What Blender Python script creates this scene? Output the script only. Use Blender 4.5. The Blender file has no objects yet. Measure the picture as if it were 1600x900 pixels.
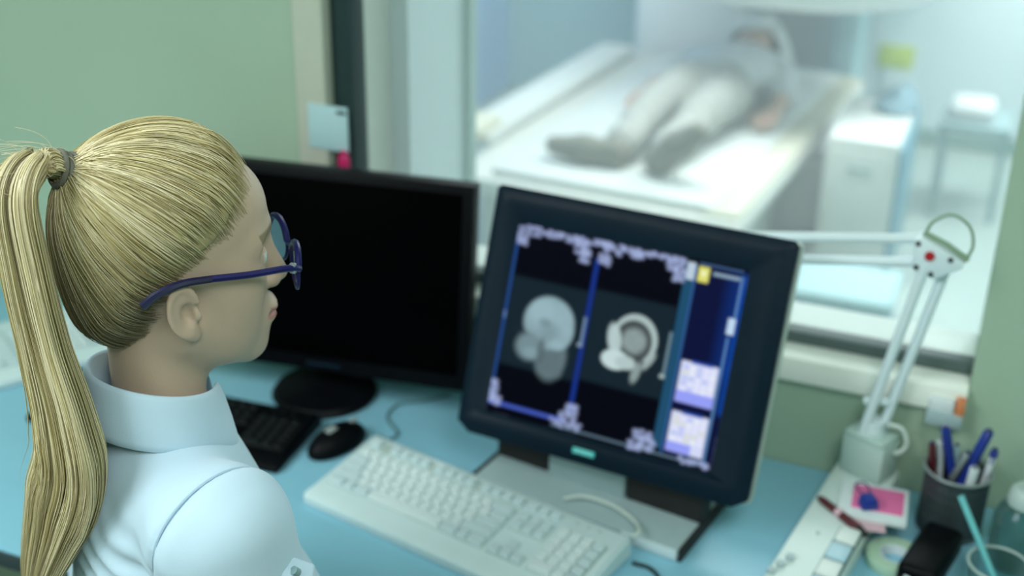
import bpy, bmesh, math, random
import numpy as np
from mathutils import Matrix, Vector, Euler

random.seed(7)
RNG = np.random.default_rng(11)
PI = math.pi
scn = bpy.context.scene
COL = scn.collection


# ------------------------------------------------------------------ materials
def mat(name, color, rough=0.5, metal=0.0, var=0.0, nscale=40.0, bump=0.0, bscale=120.0, spec=0.5,
        emit=None, estr=0.0, trans=0.0, attr=None, coat=0.0, sheen=0.0):
    m = bpy.data.materials.new(name)
    m.use_nodes = True
    nt = m.node_tree
    b = nt.nodes['Principled BSDF']
    b.inputs['Base Color'].default_value = (*color, 1)
    b.inputs['Roughness'].default_value = rough
    b.inputs['Metallic'].default_value = metal
    b.inputs['Specular IOR Level'].default_value = spec
    b.inputs['Transmission Weight'].default_value = trans
    b.inputs['Coat Weight'].default_value = coat
    b.inputs['Sheen Weight'].default_value = sheen
    if emit:
        b.inputs['Emission Color'].default_value = (*emit, 1)
        b.inputs['Emission Strength'].default_value = estr
    tc = nt.nodes.new('ShaderNodeTexCoord')
    if var > 0:
        n = nt.nodes.new('ShaderNodeTexNoise')
        n.inputs['Scale'].default_value = nscale
        n.inputs['Detail'].default_value = 4
        nt.links.new(tc.outputs['Object'], n.inputs['Vector'])
        mx = nt.nodes.new('ShaderNodeMix')
        mx.data_type = 'RGBA'
        mx.inputs[6].default_value = (*[c * (1 - var) for c in color], 1)
        mx.inputs[7].default_value = (*[min(1, c * (1 + var)) for c in color], 1)
        nt.links.new(n.outputs['Fac'], mx.inputs[0])
        nt.links.new(mx.outputs[2], b.inputs['Base Color'])
    if attr:
        a = nt.nodes.new('ShaderNodeAttribute')
        a.attribute_name = attr
        nt.links.new(a.outputs['Color'], b.inputs['Base Color'])
    if bump > 0:
        n2 = nt.nodes.new('ShaderNodeTexNoise')
        n2.inputs['Scale'].default_value = bscale
        n2.inputs['Detail'].default_value = 3
        nt.links.new(tc.outputs['Object'], n2.inputs['Vector'])
        bp = nt.nodes.new('ShaderNodeBump')
        bp.inputs['Strength'].default_value = bump
        bp.inputs['Distance'].default_value = 0.01
        nt.links.new(n2.outputs['Fac'], bp.inputs['Height'])
        nt.links.new(bp.outputs['Normal'], b.inputs['Normal'])
    return m


def pane_glass(name, tint, refl=0.06, haze=0.0, hazecol=(.8, .9, .9)):
    """thin sheet: straight-through transparency, fresnel-like gloss and a little milky haze"""
    m = bpy.data.materials.new(name)
    m.use_nodes = True
    nt = m.node_tree
    nt.nodes.clear()
    out = nt.nodes.new('ShaderNodeOutputMaterial')
    tr = nt.nodes.new('ShaderNodeBsdfTransparent')
    tr.inputs['Color'].default_value = (*tint, 1)
    gl = nt.nodes.new('ShaderNodeBsdfGlossy')
    gl.inputs['Roughness'].default_value = 0.03
    fr = nt.nodes.new('ShaderNodeLayerWeight')
    fr.inputs['Blend'].default_value = 0.25
    mul = nt.nodes.new('ShaderNodeMath')
    mul.operation = 'MULTIPLY'
    mul.inputs[1].default_value = refl * 4
    nt.links.new(fr.outputs['Fresnel'], mul.inputs[0])
    mx = nt.nodes.new('ShaderNodeMixShader')
    nt.links.new(mul.outputs[0], mx.inputs[0])
    nt.links.new(tr.outputs[0], mx.inputs[1])
    nt.links.new(gl.outputs[0], mx.inputs[2])
    last = mx
    if haze > 0:
        df = nt.nodes.new('ShaderNodeBsdfTranslucent')
        df.inputs['Color'].default_value = (*hazecol, 1)
        m2 = nt.nodes.new('ShaderNodeMixShader')
        m2.inputs[0].default_value = haze
        nt.links.new(last.outputs[0], m2.inputs[1])
        nt.links.new(df.outputs[0], m2.inputs[2])
        last = m2
    nt.links.new(last.outputs[0], out.inputs['Surface'])
    return m


M = {}
M['wall_green'] = mat('wall_paint_green', (.35, .475, .36), .6, var=.05, nscale=6, bump=.05, bscale=200)
M['frame_beige'] = mat('frame_paint_beige', (.52, .55, .46), .5, var=.04)
M['sill_white'] = mat('sill_white', (.84, .88, .82), .45, var=.03)
M['gasket'] = mat('dark_gasket', (.022, .045, .045), .5, var=.1, spec=.2)
M['gasket_grey'] = mat('grey_gasket', (.085, .125, .125), .5, var=.1)
M['floor'] = mat('floor_vinyl', (.10, .13, .13), .4, var=.12, nscale=30)
M['ceiling'] = mat('ceiling_white', (.7, .74, .7), .8, var=.02)
M['desk'] = mat('desk_laminate', (.25, .54, .68), .38, var=.05, nscale=14)
M['desk_edge'] = mat('desk_edge_dark', (.03, .05, .055), .5, var=.1)
M['scan_blue'] = mat('scan_wall_blue', (.40, .58, .80), .6, var=.03, nscale=4)
M['scan_teal'] = mat('scan_wall_teal', (.40, .58, .62), .6, var=.03, nscale=4)
M['scan_white'] = mat('scan_wall_white', (.74, .83, .86), .6, var=.02, nscale=4)
M['scan_floor'] = mat('scan_floor', (.42, .50, .47), .4, var=.03, nscale=8)
M['reveal'] = mat('reveal_grey', (.56, .66, .68), .6, var=.03)
M['reveal_edge'] = mat('reveal_edge_green', (.32, .45, .43), .6, var=.03)
M['navy'] = mat('monitor_navy_plastic', (.0035, .0125, .024), .45, spec=.12, var=.15, nscale=30, bump=.03, bscale=400)
M['shell_grey'] = mat('monitor_grey_plastic', (.48, .55, .51), .45, var=.05)
M['black'] = mat('black_plastic', (.002, .0025, .004), .45, var=.2, spec=.10)
M['black_screen'] = mat('black_screen', (.0008, .0008, .001), .3, var=.2, spec=.015)
M['stand_grey'] = mat('stand_grey', (.34, .46, .48), .45, var=.05)
M['stand_white'] = mat('stand_white', (.62, .74, .78), .45, var=.04)
M['black_part_shade'] = mat('black_parts_and_shade', (.012, .012, .012), .7, var=.2)
M['badge'] = mat('badge_teal', (.08, .55, .55), .4, var=.05)
M['badge_text'] = mat('badge_text', (.35, .85, .82), .4, var=.05)
M['kb_case'] = mat('keyboard_beige', (.61, .76, .78), .5, var=.04, bump=.02, bscale=500)
M['kb_key'] = mat('key_white', (.66, .77, .78), .5, var=.03)
M['kb_grey'] = mat('key_grey', (.54, .68, .71), .5, var=.03)
M['kb_well'] = mat('keyboard_well', (.40, .50, .47), .6, var=.06)
M['bk_key'] = mat('black_key', (.006, .008, .010), .4, var=.2, spec=.2)
M['grey_label'] = mat('label_grey', (.32, .36, .36), .5, var=.1)
M['cable_white'] = mat('cable_white', (.6, .7, .66), .5, var=.05)
M['cable_black'] = mat('cable_black', (.012, .03, .035), .5, var=.1)
M['cable_grey'] = mat('cable_grey', (.10, .20, .22), .5, var=.1)
M['lamp'] = mat('lamp_enamel', (.68, .80, .84), .4, var=.04)
M['lamp_box'] = mat('lamp_box_enamel', (.45, .60, .56), .45, var=.04)
M['lamp_green'] = mat('lamp_green_strap', (.22, .33, .22), .5, var=.08)
M['red'] = mat('red_plastic', (.42, .012, .02), .35, var=.06)
M['screw'] = mat('dark_screw', (.03, .035, .035), .4, metal=.6, var=.1)
M['paper'] = mat('paper_white', (.66, .74, .76), .7, var=.03)
M['paper_blue'] = mat('paper_pale_blue', (.42, .62, .66), .7, var=.03)
M['pink'] = mat('pink_paper', (.72, .15, .36), .7, var=.05)
M['pale_pink'] = mat('pale_pink_paper', (.62, .42, .48), .7, var=.05)
M['magenta'] = mat('magenta_tag', (.50, .012, .12), .5, var=.06)
M['blue'] = mat('blue_plastic', (.01, .03, .26), .35, var=.1)
M['blue_dark'] = mat('blue_dark_plastic', (.008, .012, .09), .35, var=.1)
M['maroon'] = mat('maroon_plastic', (.09, .012, .018), .35, var=.1)
M['console'] = mat('console_white', (.66, .78, .76), .5, var=.03)
M['console_btn'] = mat('console_button', (.70, .78, .76), .5, var=.03)
M['console_btn_blue'] = mat('console_button_blue', (.42, .62, .72), .5, var=.03)
M['console_gap'] = mat('console_gap_dark', (.02, .10, .10), .6, var=.1)
M['green_tape'] = mat('green_tape', (.40, .58, .44), .4, var=.06)
M['mesh_metal'] = mat('cup_metal', (.11, .14, .15), .4, metal=.7, var=.1)
M['rim_metal'] = mat('cup_rim', (.40, .44, .46), .35, metal=.7, var=.05)
M['pen_white'] = mat('pen_white', (.62, .68, .72), .35, var=.04)
M['straw'] = mat('straw_cyan', (.16, .52, .54), .4, var=.05)
M['cap_white'] = mat('cap_translucent_white', (.40, .50, .48), .4, var=.03)
M['orange'] = mat('orange_plastic', (.62, .22, .09), .5, var=.06)
M['skin'] = mat('skin', (.5, .4, .3), .5, attr='Col', bump=.03, bscale=300, spec=.3)
M['skin'].node_tree.nodes['Principled BSDF'].inputs['Subsurface Weight'].default_value = .06
M['skin'].node_tree.nodes['Principled BSDF'].inputs['Subsurface Radius'].default_value = (.01, .004, .002)
M['hair'] = mat('hair_blonde', (.5, .45, .25), .36, attr='Col', spec=.6)
M['coat'] = mat('white_lab_coat', (.47, .63, .745), .75, var=.025, nscale=9, bump=.06, bscale=900, sheen=.15)
M['coat_trim'] = mat('lab_coat_seam', (.36, .50, .60), .8, var=.03)
M['button'] = mat('button_grey', (.22, .34, .36), .4, var=.05)
M['trousers'] = mat('dark_trousers', (.03, .04, .05), .8, var=.1)
M['shoe'] = mat('white_clog', (.5, .55, .55), .5, var=.05)
M['glasses'] = mat('glasses_blue', (.008, .008, .085), .38, var=.08, spec=.3)
M['glasses_tip'] = mat('glasses_dark_tip', (.010, .010, .045), .35, var=.08)
M['lens'] = pane_glass('lens_glass', (.93, .95, .95), .10)
M['tie'] = mat('hair_tie', (.16, .16, .13), .6, var=.3, nscale=200)
M['glass'] = pane_glass('window_glass', (.93, .98, .97), .05, haze=.09, hazecol=(.9, .95, .95))
M['clear'] = pane_glass('clear_plastic', (.80, .88, .88), .13, haze=.12, hazecol=(.6, .75, .75))
M['table_white'] = mat('scan_table_white', (.70, .70, .65), .5, var=.02)
M['table_side'] = mat('scan_table_side', (.50, .56, .50), .5, var=.04)
M['pad_white'] = mat('mattress_white', (.68, .70, .68), .8, var=.03, bump=.1, bscale=30)
M['pad_beige'] = mat('pad_beige', (.64, .62, .50), .8, var=.04)
M['gantry'] = mat('scanner_shell', (.80, .81, .82), .4, var=.02)
M['cab_white'] = mat('cabinet_white', (.74, .74, .71), .5, var=.03)
M['cab_blue'] = mat('cabinet_blue_side', (.14, .30, .38), .5, var=.06)
M['drape'] = mat('drape_blue_grey', (.28, .42, .50), .8, var=.08)
M['sign'] = mat('sign_yellow_green', (.58, .68, .16), .6, var=.05)
M['p_top'] = mat('patient_shirt', (.62, .64, .66), .85, var=.04, bump=.3, bscale=25)
M['p_trous'] = mat('patient_trousers', (.40, .40, .37), .85, var=.06, bump=.4, bscale=22)
M['p_sock'] = mat('patient_socks', (.22, .21, .175), .85, var=.08)
M['p_hair'] = mat('patient_hair', (.05, .055, .045), .6, var=.2, nscale=90)
M['chair'] = mat('chair_fabric_black', (.012, .014, .016), .8, var=.2)
M['steel'] = mat('steel', (.35, .37, .38), .3, metal=.9, var=.05)
M['light_panel'] = mat('light_diffuser', (.9, .95, .92), .6, emit=(.9, 1, .95), estr=2.0, var=.01)


# ------------------------------------------------------------------ builders
def link_mesh(name, verts, faces, m, parent=None, smooth=False, col=None):
    me = bpy.data.meshes.new(name)
    verts = np.asarray(verts, np.float32)
    if isinstance(faces, np.ndarray):
        nf, k = faces.shape
        me.vertices.add(len(verts))
        me.vertices.foreach_set('co', verts.ravel())
        me.loops.add(nf * k)
        me.loops.foreach_set('vertex_index', faces.astype(np.int32).ravel())
        me.polygons.add(nf)
        me.polygons.foreach_set('loop_start', np.arange(0, nf * k, k, dtype=np.int32))
        me.update(calc_edges=True)
    else:
        me.from_pydata([tuple(map(float, v)) for v in verts], [], faces)
    me.validate()
    if smooth:
        me.polygons.foreach_set('use_smooth', np.ones(len(me.polygons), bool))
    if col is not None:
        ca = me.color_attributes.new('Col', 'FLOAT_COLOR', 'POINT')
        c4 = np.ones((len(verts), 4), np.float32)
        c4[:, :3] = col
        ca.data.foreach_set('color', c4.ravel())
    for mm in (m if isinstance(m, (list, tuple)) else [m]):
        me.materials.append(mm)
    o = bpy.data.objects.new(name, me)
    COL.objects.link(o)
    if parent:
        o.parent = parent
    return o


class S:
    """collects shapes into one mesh"""
    def __init__(self):
        self.bm = bmesh.new()

    def _merge(self, t, mx=None):
        if mx is not None:
            bmesh.ops.transform(t, matrix=mx, verts=t.verts)
        me = bpy.data.meshes.new('tmp')
        t.to_mesh(me)
        t.free()
        self.bm.from_mesh(me)
        bpy.data.meshes.remove(me)

    def box(self, c, s, bev=0.0, seg=2, rot=(0, 0, 0), mx=None):
        t = bmesh.new()
        bmesh.ops.create_cube(t, size=1)
        bmesh.ops.scale(t, vec=s, verts=t.verts)
        if bev > 0:
            bmesh.ops.bevel(t, geom=list(t.edges), offset=bev, segments=seg, profile=.5, affect='EDGES')
        m = Matrix.Translation(c) @ Euler(rot).to_matrix().to_4x4()
        self._merge(t, (mx @ m) if mx is not None else m)
        return self

    def cyl(self, a, b, r, r2=None, seg=20, bev=0.0):
        a, b = Vector(a), Vector(b)
        d = b - a
        t = bmesh.new()
        bmesh.ops.create_cone(t, cap_ends=True, segments=seg, radius1=r, radius2=r if r2 is None else r2, depth=d.length)
        if bev > 0:
            es = [e for e in t.edges if len(e.link_faces) == 2 and any(len(f.verts) > 4 for f in e.link_faces)]
            bmesh.ops.bevel(t, geom=es, offset=bev, segments=2, profile=.5, affect='EDGES')
        q = Vector((0, 0, 1)).rotation_difference(d.normalized())
        self._merge(t, Matrix.Translation((a + b) / 2) @ q.to_matrix().to_4x4())
        return self

    def ball(self, c, r, s=(1, 1, 1), seg=16):
        t = bmesh.new()
        bmesh.ops.create_uvsphere(t, u_segments=seg, v_segments=seg // 2 + 2, radius=r)
        bmesh.ops.scale(t, vec=s, verts=t.verts)
        self._merge(t, Matrix.Translation(c))
        return self

    def tube(self, pts, r, seg=8, closed=False):
        v, f = tube_arrays(pts, r, seg, closed)
        t = bmesh.new()
        vs = [t.verts.new(p) for p in v]
        for q in f:
            t.faces.new([vs[i] for i in q])
        if not closed:
            n = len(pts)
            t.faces.new([vs[i] for i in range(seg)][::-1])
            t.faces.new([vs[(n - 1) * seg + i] for i in range(seg)])
        self._merge(t)
        return self

    def lathe(self, prof, c=(0, 0, 0), seg=32):
        t = bmesh.new()
        rings = []
        for r, z in prof:
            if r < 1e-6:
                rings.append([t.verts.new((0, 0, z))])
            else:
                rings.append([t.verts.new((r * math.cos(2 * PI * i / seg), r * math.sin(2 * PI * i / seg), z)) for i in range(seg)])
        for a, b in zip(rings, rings[1:]):
            for i in range(seg):
                j = (i + 1) % seg
                if len(a) == 1 and len(b) == 1:
                    continue
                if len(a) == 1:
                    t.faces.new([a[0], b[j], b[i]])
                elif len(b) == 1:
                    t.faces.new([a[i], a[j], b[0]])
                else:
                    t.faces.new([a[i], a[j], b[j], b[i]])
        bmesh.ops.recalc_face_normals(t, faces=t.faces)
        self._merge(t, Matrix.Translation(c))
        return self

    def prism(self, poly, y0, y1, bev=0.0, mx=None):
        """poly in (x,z), extruded along y"""
        t = bmesh.new()
        a = [t.verts.new((x, y0, z)) for x, z in poly]
        b = [t.verts.new((x, y1, z)) for x, z in poly]
        t.faces.new(a)
        t.faces.new(b[::-1])
        n = len(poly)
        for i in range(n):
            t.faces.new([a[i], b[i], b[(i + 1) % n], a[(i + 1) % n]])
        bmesh.ops.recalc_face_normals(t, faces=t.faces)
        if bev > 0:
            bmesh.ops.bevel(t, geom=list(t.edges), offset=bev, segments=2, profile=.5, affect='EDGES')
        self._merge(t, mx)
        return self

    def faces(self, verts, fcs):
        t = bmesh.new()
        vs = [t.verts.new(v) for v in verts]
        for f in fcs:
            t.faces.new([vs[i] for i in f])
        bmesh.ops.recalc_face_normals(t, faces=t.faces)
        self._merge(t)
        return self

    def build(self, name, m, parent=None, smooth=True, loc=None, rot=None, kind=None):
        me = bpy.data.meshes.new(name)
        self.bm.to_mesh(me)
        self.bm.free()
        for mm in (m if isinstance(m, (list, tuple)) else [m]):
            me.materials.append(mm)
        if smooth:
            me.polygons.foreach_set('use_smooth', np.ones(len(me.polygons), bool))
            me.set_sharp_from_angle(angle=math.radians(38))
        o = bpy.data.objects.new(name, me)
        COL.objects.link(o)
        if parent:
            o.parent = parent
        if loc:
            o.location = loc
        if rot:
            o.rotation_euler = rot
        if kind:
            o['kind'] = kind
        return o


def tube_arrays(pts, r, seg=8, closed=False):
    P = np.asarray(pts, float)
    n = len(P)
    rr = np.full(n, r, float) if np.isscalar(r) else np.asarray(r, float)
    if closed:
        tan = np.roll(P, -1, 0) - np.roll(P, 1, 0)
    else:
        tan = np.gradient(P, axis=0)
    tan /= np.linalg.norm(tan, axis=1, keepdims=True) + 1e-12
    ref = np.array([0, 0, 1.0]) if abs(tan[0] @ [0, 0, 1]) < .9 else np.array([1.0, 0, 0])
    nrm = np.cross(tan[0], ref)
    nrm /= np.linalg.norm(nrm)
    N = []
    for t in tan:
        nrm = nrm - t * (nrm @ t)
        nrm /= np.linalg.norm(nrm) + 1e-12
        N.append(nrm)
    N = np.array(N)
    Bn = np.cross(tan, N)
    ang = np.linspace(0, 2 * PI, seg, endpoint=False)
    V = P[:, None] + rr[:, None, None] * (np.cos(ang)[None, :, None] * N[:, None] + np.sin(ang)[None, :, None] * Bn[:, None])
    F = []
    for i in range(n if closed else n - 1):
        j = (i + 1) % n
        for k in range(seg):
            l = (k + 1) % seg
            F.append((i * seg + k, i * seg + l, j * seg + l, j * seg + k))
    return V.reshape(-1, 3), F


def tag(o, label, cat, group=None, kind=None):
    o['label'] = label
    o['category'] = cat
    if group:
        o['group'] = group
    if kind:
        o['kind'] = kind
    return o


def thing(name, label, cat, loc=(0, 0, 0), rz=0.0, group=None):
    o = bpy.data.objects.new(name, None)
    o.empty_display_size = .05
    COL.objects.link(o)
    o.location = loc
    o.rotation_euler = (0, 0, rz)
    return tag(o, label, cat, group)


def smooth_path(pts, n=24):
    """Catmull-Rom through points"""
    P = np.asarray(pts, float)
    P = np.vstack([2 * P[0] - P[1], P, 2 * P[-1] - P[-2]])
    out = []
    m = len(P) - 3
    per = max(2, n // m)
    for i in range(m):
        p0, p1, p2, p3 = P[i:i + 4]
        for t in np.linspace(0, 1, per, endpoint=False):
            out.append(.5 * ((2 * p1) + (-p0 + p2) * t + (2 * p0 - 5 * p1 + 4 * p2 - p3) * t * t + (-p0 + 3 * p1 - 3 * p2 + p3) * t ** 3))
    out.append(P[-2])
    return np.array(out)


# ------------------------------------------------------------------ implicit surfaces
def ell(P, c, r):
    q = P - np.asarray(c, np.float32)
    r = np.asarray(r, np.float32)
    k0 = np.linalg.norm(q / r, axis=-1)
    k1 = np.linalg.norm(q / (r * r), axis=-1) + 1e-9
    return k0 * (k0 - 1) / k1


def cap(P, a, b, ra, rb=None):
    a = np.asarray(a, np.float32)
    b = np.asarray(b, np.float32)
    rb = ra if rb is None else rb
    pa = P - a
    ba = b - a
    h = np.clip((pa @ ba) / (ba @ ba), 0, 1)
    return np.linalg.norm(pa - h[..., None] * ba, axis=-1) - (ra + (rb - ra) * h)


def smin(a, b, k):
    h = np.clip(.5 + .5 * (b - a) / k, 0, 1)
    return b + (a - b) * h - k * h * (1 - h)


def smax(a, b, k):
    return -smin(-a, -b, k)


def surface_nets(fn, lo, hi, step):
    lo = np.asarray(lo, float)
    n = np.ceil((np.asarray(hi, float) - lo) / step).astype(int) + 1
    ax = [lo[i] + step * np.arange(n[i]) for i in range(3)]
    D = np.empty(n, np.float32)
    bs = 14
    nb = -(-n // bs)
    cen_ = np.stack(np.meshgrid(*[lo[i] + step * (np.arange(nb[i]) * bs + (bs - 1) / 2) for i in range(3)], indexing='ij'), -1).astype(np.float32)
    cd = fn(cen_)
    near = np.abs(cd) < bs * step * .87 * 1.7 + step
    lx = step * np.arange(bs)
    todo = np.argwhere(near)
    for i, j, k in np.argwhere(~near):
        D[i * bs:(i + 1) * bs, j * bs:(j + 1) * bs, k * bs:(k + 1) * bs] = 1.0 if cd[i, j, k] > 0 else -1.0
    for c0 in range(0, len(todo), 120):
        tb_ = todo[c0:c0 + 120]
        o_ = lo + step * bs * tb_
        P = np.empty((len(tb_), bs, bs, bs, 3), np.float32)
        P[..., 0] = o_[:, 0, None, None, None] + lx[None, :, None, None]
        P[..., 1] = o_[:, 1, None, None, None] + lx[None, None, :, None]
        P[..., 2] = o_[:, 2, None, None, None] + lx[None, None, None, :]
        d_ = fn(P)
        for (i, j, k), dd_ in zip(tb_, d_):
            t_ = D[i * bs:(i + 1) * bs, j * bs:(j + 1) * bs, k * bs:(k + 1) * bs]
            t_[...] = dd_[:t_.shape[0], :t_.shape[1], :t_.shape[2]]
    ins = D < 0
    cnt = np.zeros(n - 1, np.int8)
    acc = np.zeros((*(n - 1), 3), np.float32)
    ne = np.zeros(n - 1, np.float32)
    offs = [(a, b, c) for a in (0, 1) for b in (0, 1) for c in (0, 1)]
    sl = lambda o: tuple(slice(o[i], n[i] - 1 + o[i]) for i in range(3))
    for a in offs:
        for axis in range(3):
            if a[axis] == 0:
                b = list(a)
                b[axis] = 1
                da, db = D[sl(a)], D[sl(b)]
                cr = (da < 0) != (db < 0)
                t = np.where(cr, da / np.where(cr, da - db, 1), 0)
                for k in range(3):
                    acc[..., k] += np.where(cr, a[k] + (t if k == axis else 0), 0)
                ne += cr
    act = ne > 0
    idx = -np.ones(n - 1, np.int64)
    idx[act] = np.arange(act.sum())
    cells = np.argwhere(act)
    V = lo + step * (cells + acc[act] / ne[act][:, None])
    F = []
    for axis in range(3):
        u, v = [(1, 2), (2, 0), (0, 1)][axis]
        s0 = [slice(None)] * 3
        s1 = [slice(None)] * 3
        s0[axis] = slice(0, n[axis] - 1)
        s1[axis] = slice(1, n[axis])
        cr = np.argwhere(ins[tuple(s0)] != ins[tuple(s1)])
        cr = cr[(cr[:, u] > 0) & (cr[:, v] > 0) & (cr[:, u] < n[u] - 1) & (cr[:, v] < n[v] - 1)]
        if len(cr) == 0:
            continue
        sg = ins[tuple(s0)][tuple(cr.T)]
        du = np.zeros(3, int)
        du[u] = 1
        dv = np.zeros(3, int)
        dv[v] = 1
        q = np.stack([idx[tuple((cr - du - dv).T)], idx[tuple((cr - dv).T)], idx[tuple(cr.T)], idx[tuple((cr - du).T)]], 1)
        q[~sg] = q[~sg][:, ::-1]
        F.append(q)
    F = np.concatenate(F)
    return V, F[(F >= 0).all(1)]


def relax(V, F, it=2, w=.5):
    """light Laplacian smoothing to take the voxel steps off"""
    V = V.copy()
    e = np.concatenate([F[:, [0, 1]], F[:, [1, 2]], F[:, [2, 3]], F[:, [3, 0]]])
    e = np.concatenate([e, e[:, ::-1]])
    deg = np.bincount(e[:, 0], minlength=len(V))[:, None]
    for _ in range(it):
        s = np.zeros_like(V)
        for k in range(3):
            s[:, k] = np.bincount(e[:, 0], V[e[:, 1], k], minlength=len(V))
        V = V + w * (s / np.maximum(deg, 1) - V)
    return V


def frame(h, p=0.0, r=0.0):
    """columns: forward, left, up"""
    h, p, r = map(math.radians, (h, p, r))
    f = np.array([math.cos(h) * math.cos(p), math.sin(h) * math.cos(p), -math.sin(p)])
    l = np.array([-math.sin(h), math.cos(h), 0])
    u = np.cross(f, l)
    return np.stack([f, l * math.cos(r) + u * math.sin(r), u * math.cos(r) - l * math.sin(r)], 1)


# ================================================================== ROOM
WY = 1.72            # inner face of the wall with the viewing window
DZ = 0.75            # desk top
WL, WR, WB, WT = -.985, .008, .935, 2.15      # window opening
CZ = 2.6


def struct(name, m, s, parent=None):
    return s.build(name, m, parent, kind='structure')


struct('floor', M['floor'], S().box((-1.0, -.14, -.05), (4.4, 3.9, .1)))
struct('ceiling', M['ceiling'], S().box((-1.0, -.14, CZ + .05), (4.4, 3.9, .1)))
w = S()
w.box(((-3.2 + WL - .085) / 2, WY + .11, CZ / 2), (WL - .085 + 3.2, .22, CZ))
w.box(((WR + 1.2) / 2, WY + .11, CZ / 2), (1.2 - WR, .22, CZ))
w.box(((WL - .085 + WR) / 2, WY + .11, (WB - .04) / 2), (WR - WL + .085, .22, WB - .04))
w.box(((WL - .085 + WR) / 2, WY + .11, (WT + CZ) / 2), (WR - WL + .085, .22, CZ - WT))
struct('wall_front', M['wall_green'], w)
struct('wall_left', M['wall_green'], S().box((-3.25, -.14, CZ / 2), (.1, 3.9, CZ)))
struct('wall_right', M['wall_green'], S().box((1.25, -.14, CZ / 2), (.1, 3.9, CZ)))
struct('wall_back', M['wall_green'], S().box((-1.0, -2.14, CZ / 2), (4.6, .1, CZ)))
# window set: beige jamb lining, sill, dark gasket, pane
struct('trim_1', M['frame_beige'], S().box((WL - .0425 - .016, WY + .105, (WB + WT) / 2), (.085 - .03, .23, WT - WB), .004))
struct('trim_2', M['sill_white'], S().box(((WL + WR) / 2 - .035, WY + .085, WB - .02), (WR - WL + .07, .20, .04), .004))
win = thing('window_1', 'wide viewing window from control room into the scanning room', 'window', ((WL + WR) / 2, WY + .06, WB))
del win['label'], win['category']
win['kind'] = 'structure'
cx = (WL + WR) / 2
g = S()
g.box((WL - .015 - cx, -.02, (WT - WB) / 2), (.036, .05, WT - WB), .003)
g.build('gasket', M['gasket'], win)
S().box((0, -.012, .010), (WR - WL, .03, .020), .003).build('bottom_gasket', M['gasket_grey'], win)
S().box((0, .005, (WT - WB) / 2 + .01), (WR - WL, .006, WT - WB - .02)).build('pane', M['glass'], win)
# deep reveal on the scanning-room side
struct('trim_3', M['reveal'], S().box((WL - .02, WY + .34, CZ / 2), (.04, .235, CZ)))
struct('trim_4', M['reveal_edge'], S().box((WL - .012, WY + .47, CZ / 2), (.05, .03, CZ)))

# scanning room
SY = 5.85
struct('floor_scanning_room', M['scan_floor'], S().box((-.45, 3.92, -.05), (4.1, 4.0, .1)))
struct('ceiling_scanning_room', M['ceiling'], S().box((-.45, 3.92, CZ + .05), (4.1, 4.0, .1)))
struct('wall_scanning_left', M['scan_blue'], S().box((-2.45, 3.92, CZ / 2), (.1, 4.0, CZ)))
struct('wall_scanning_back', M['scan_teal'], S().box((-.45, SY + .05, CZ / 2), (4.1, .1, CZ)))
struct('wall_scanning_right', M['scan_white'], S().box((1.55, 3.92, CZ / 2), (.1, 4.0, CZ)))
struct('wall_panel', M['scan_white'], S().box((-.05, SY - .02, CZ / 2), (3.2, .04, CZ)))
struct('baseboard_back', M['reveal_edge'], S().box((.1, SY - .05, .04), (2.9, .02, .07)))

# ceiling lamps; the right control-room panel is an added, unseen fill
for nm, c, s in (('ceiling_light', (-1.65, -.50, CZ - .03), (1.3, 1.6, .05)), ('ceiling_light', (.35, .1, CZ - .03), (.7, 1.2, .05)), ('ceiling_light', (-.9, 4.0, CZ - .03), (1.6, .9, .05)), ('ceiling_light', (.5, 5.0, CZ - .03), (1.0, .9, .05))):
    lb = {-1.65: 'ceiling light panel above the left end of the desk', .35: 'added unseen fill light panel above the right end of the control room', -.9: 'wide ceiling light panel over the scan table', .5: 'ceiling light panel near the yellow green sign'}[c[0]]
    o = tag(S().box((0, 0, 0), s, .01).build(nm, M['lamp'], None, loc=c), lb, 'ceiling light')
    S().box((0, 0, -s[2] / 2 - .004), (s[0] * .9, s[1] * .9, .006)).build('diffuser', M['light_panel'], o)


def area(name, loc, size, power, color, rot=(0, 0, 0)):
    l = bpy.data.lights.new(name, 'AREA')
    l.shape = 'RECTANGLE'
    l.size, l.size_y = size
    l.energy = power
    l.color = color
    o = bpy.data.objects.new(name, l)
    COL.objects.link(o)
    o.location = loc
    o.rotation_euler = rot
    return o


area('ceiling_lamp_desk', (-1.65, -.50, CZ - .08), (1.2, 1.5), 60, (.93, 1.0, 1.0))
area('ceiling_lamp_scan', (-.9, 4.0, CZ - .08), (1.5, .8), 49, (1.0, .985, 1.0))
area('added_fill_right', (.35, .1, CZ - .08), (.6, 1.1), 20, (.95, 1.0, .98))  # added fill, brightens the face, right wall and console
area('ceiling_lamp_scan_right', (.5, 5.0, CZ - .08), (.9, .8), 42, (1.0, .985, 1.0))

# ================================================================== DESK
d = thing('desk', 'long teal laminate desk running along the wall under the viewing window', 'desk', (-.95, 1.39, 0))
S().box((0, 0, DZ - .0125), (3.7, .655, .025), .004).build('desk_top', M['desk'], d)
S().box((0, -.3305, DZ - .014), (3.7, .006, .024), .002).build('edge_band', M['desk_edge'], d)
for x in (-1.80, .35, 1.80):
    S().box((x, .02, (DZ - .025) / 2), (.03, .6, DZ - .025), .003).build('desk_leg', M['desk_edge'], d)

# ================================================================== MAIN MONITOR
MQ = (-.4568, 1.5239, 1.0024)
MYAW, MTILT, MW, MH = -.0827, .3552, .445, .3677
mon = thing('monitor', 'navy framed monitor tilted back showing two grey head scans', 'monitor', (MQ[0], MQ[1] + .01, DZ), MYAW)
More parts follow.
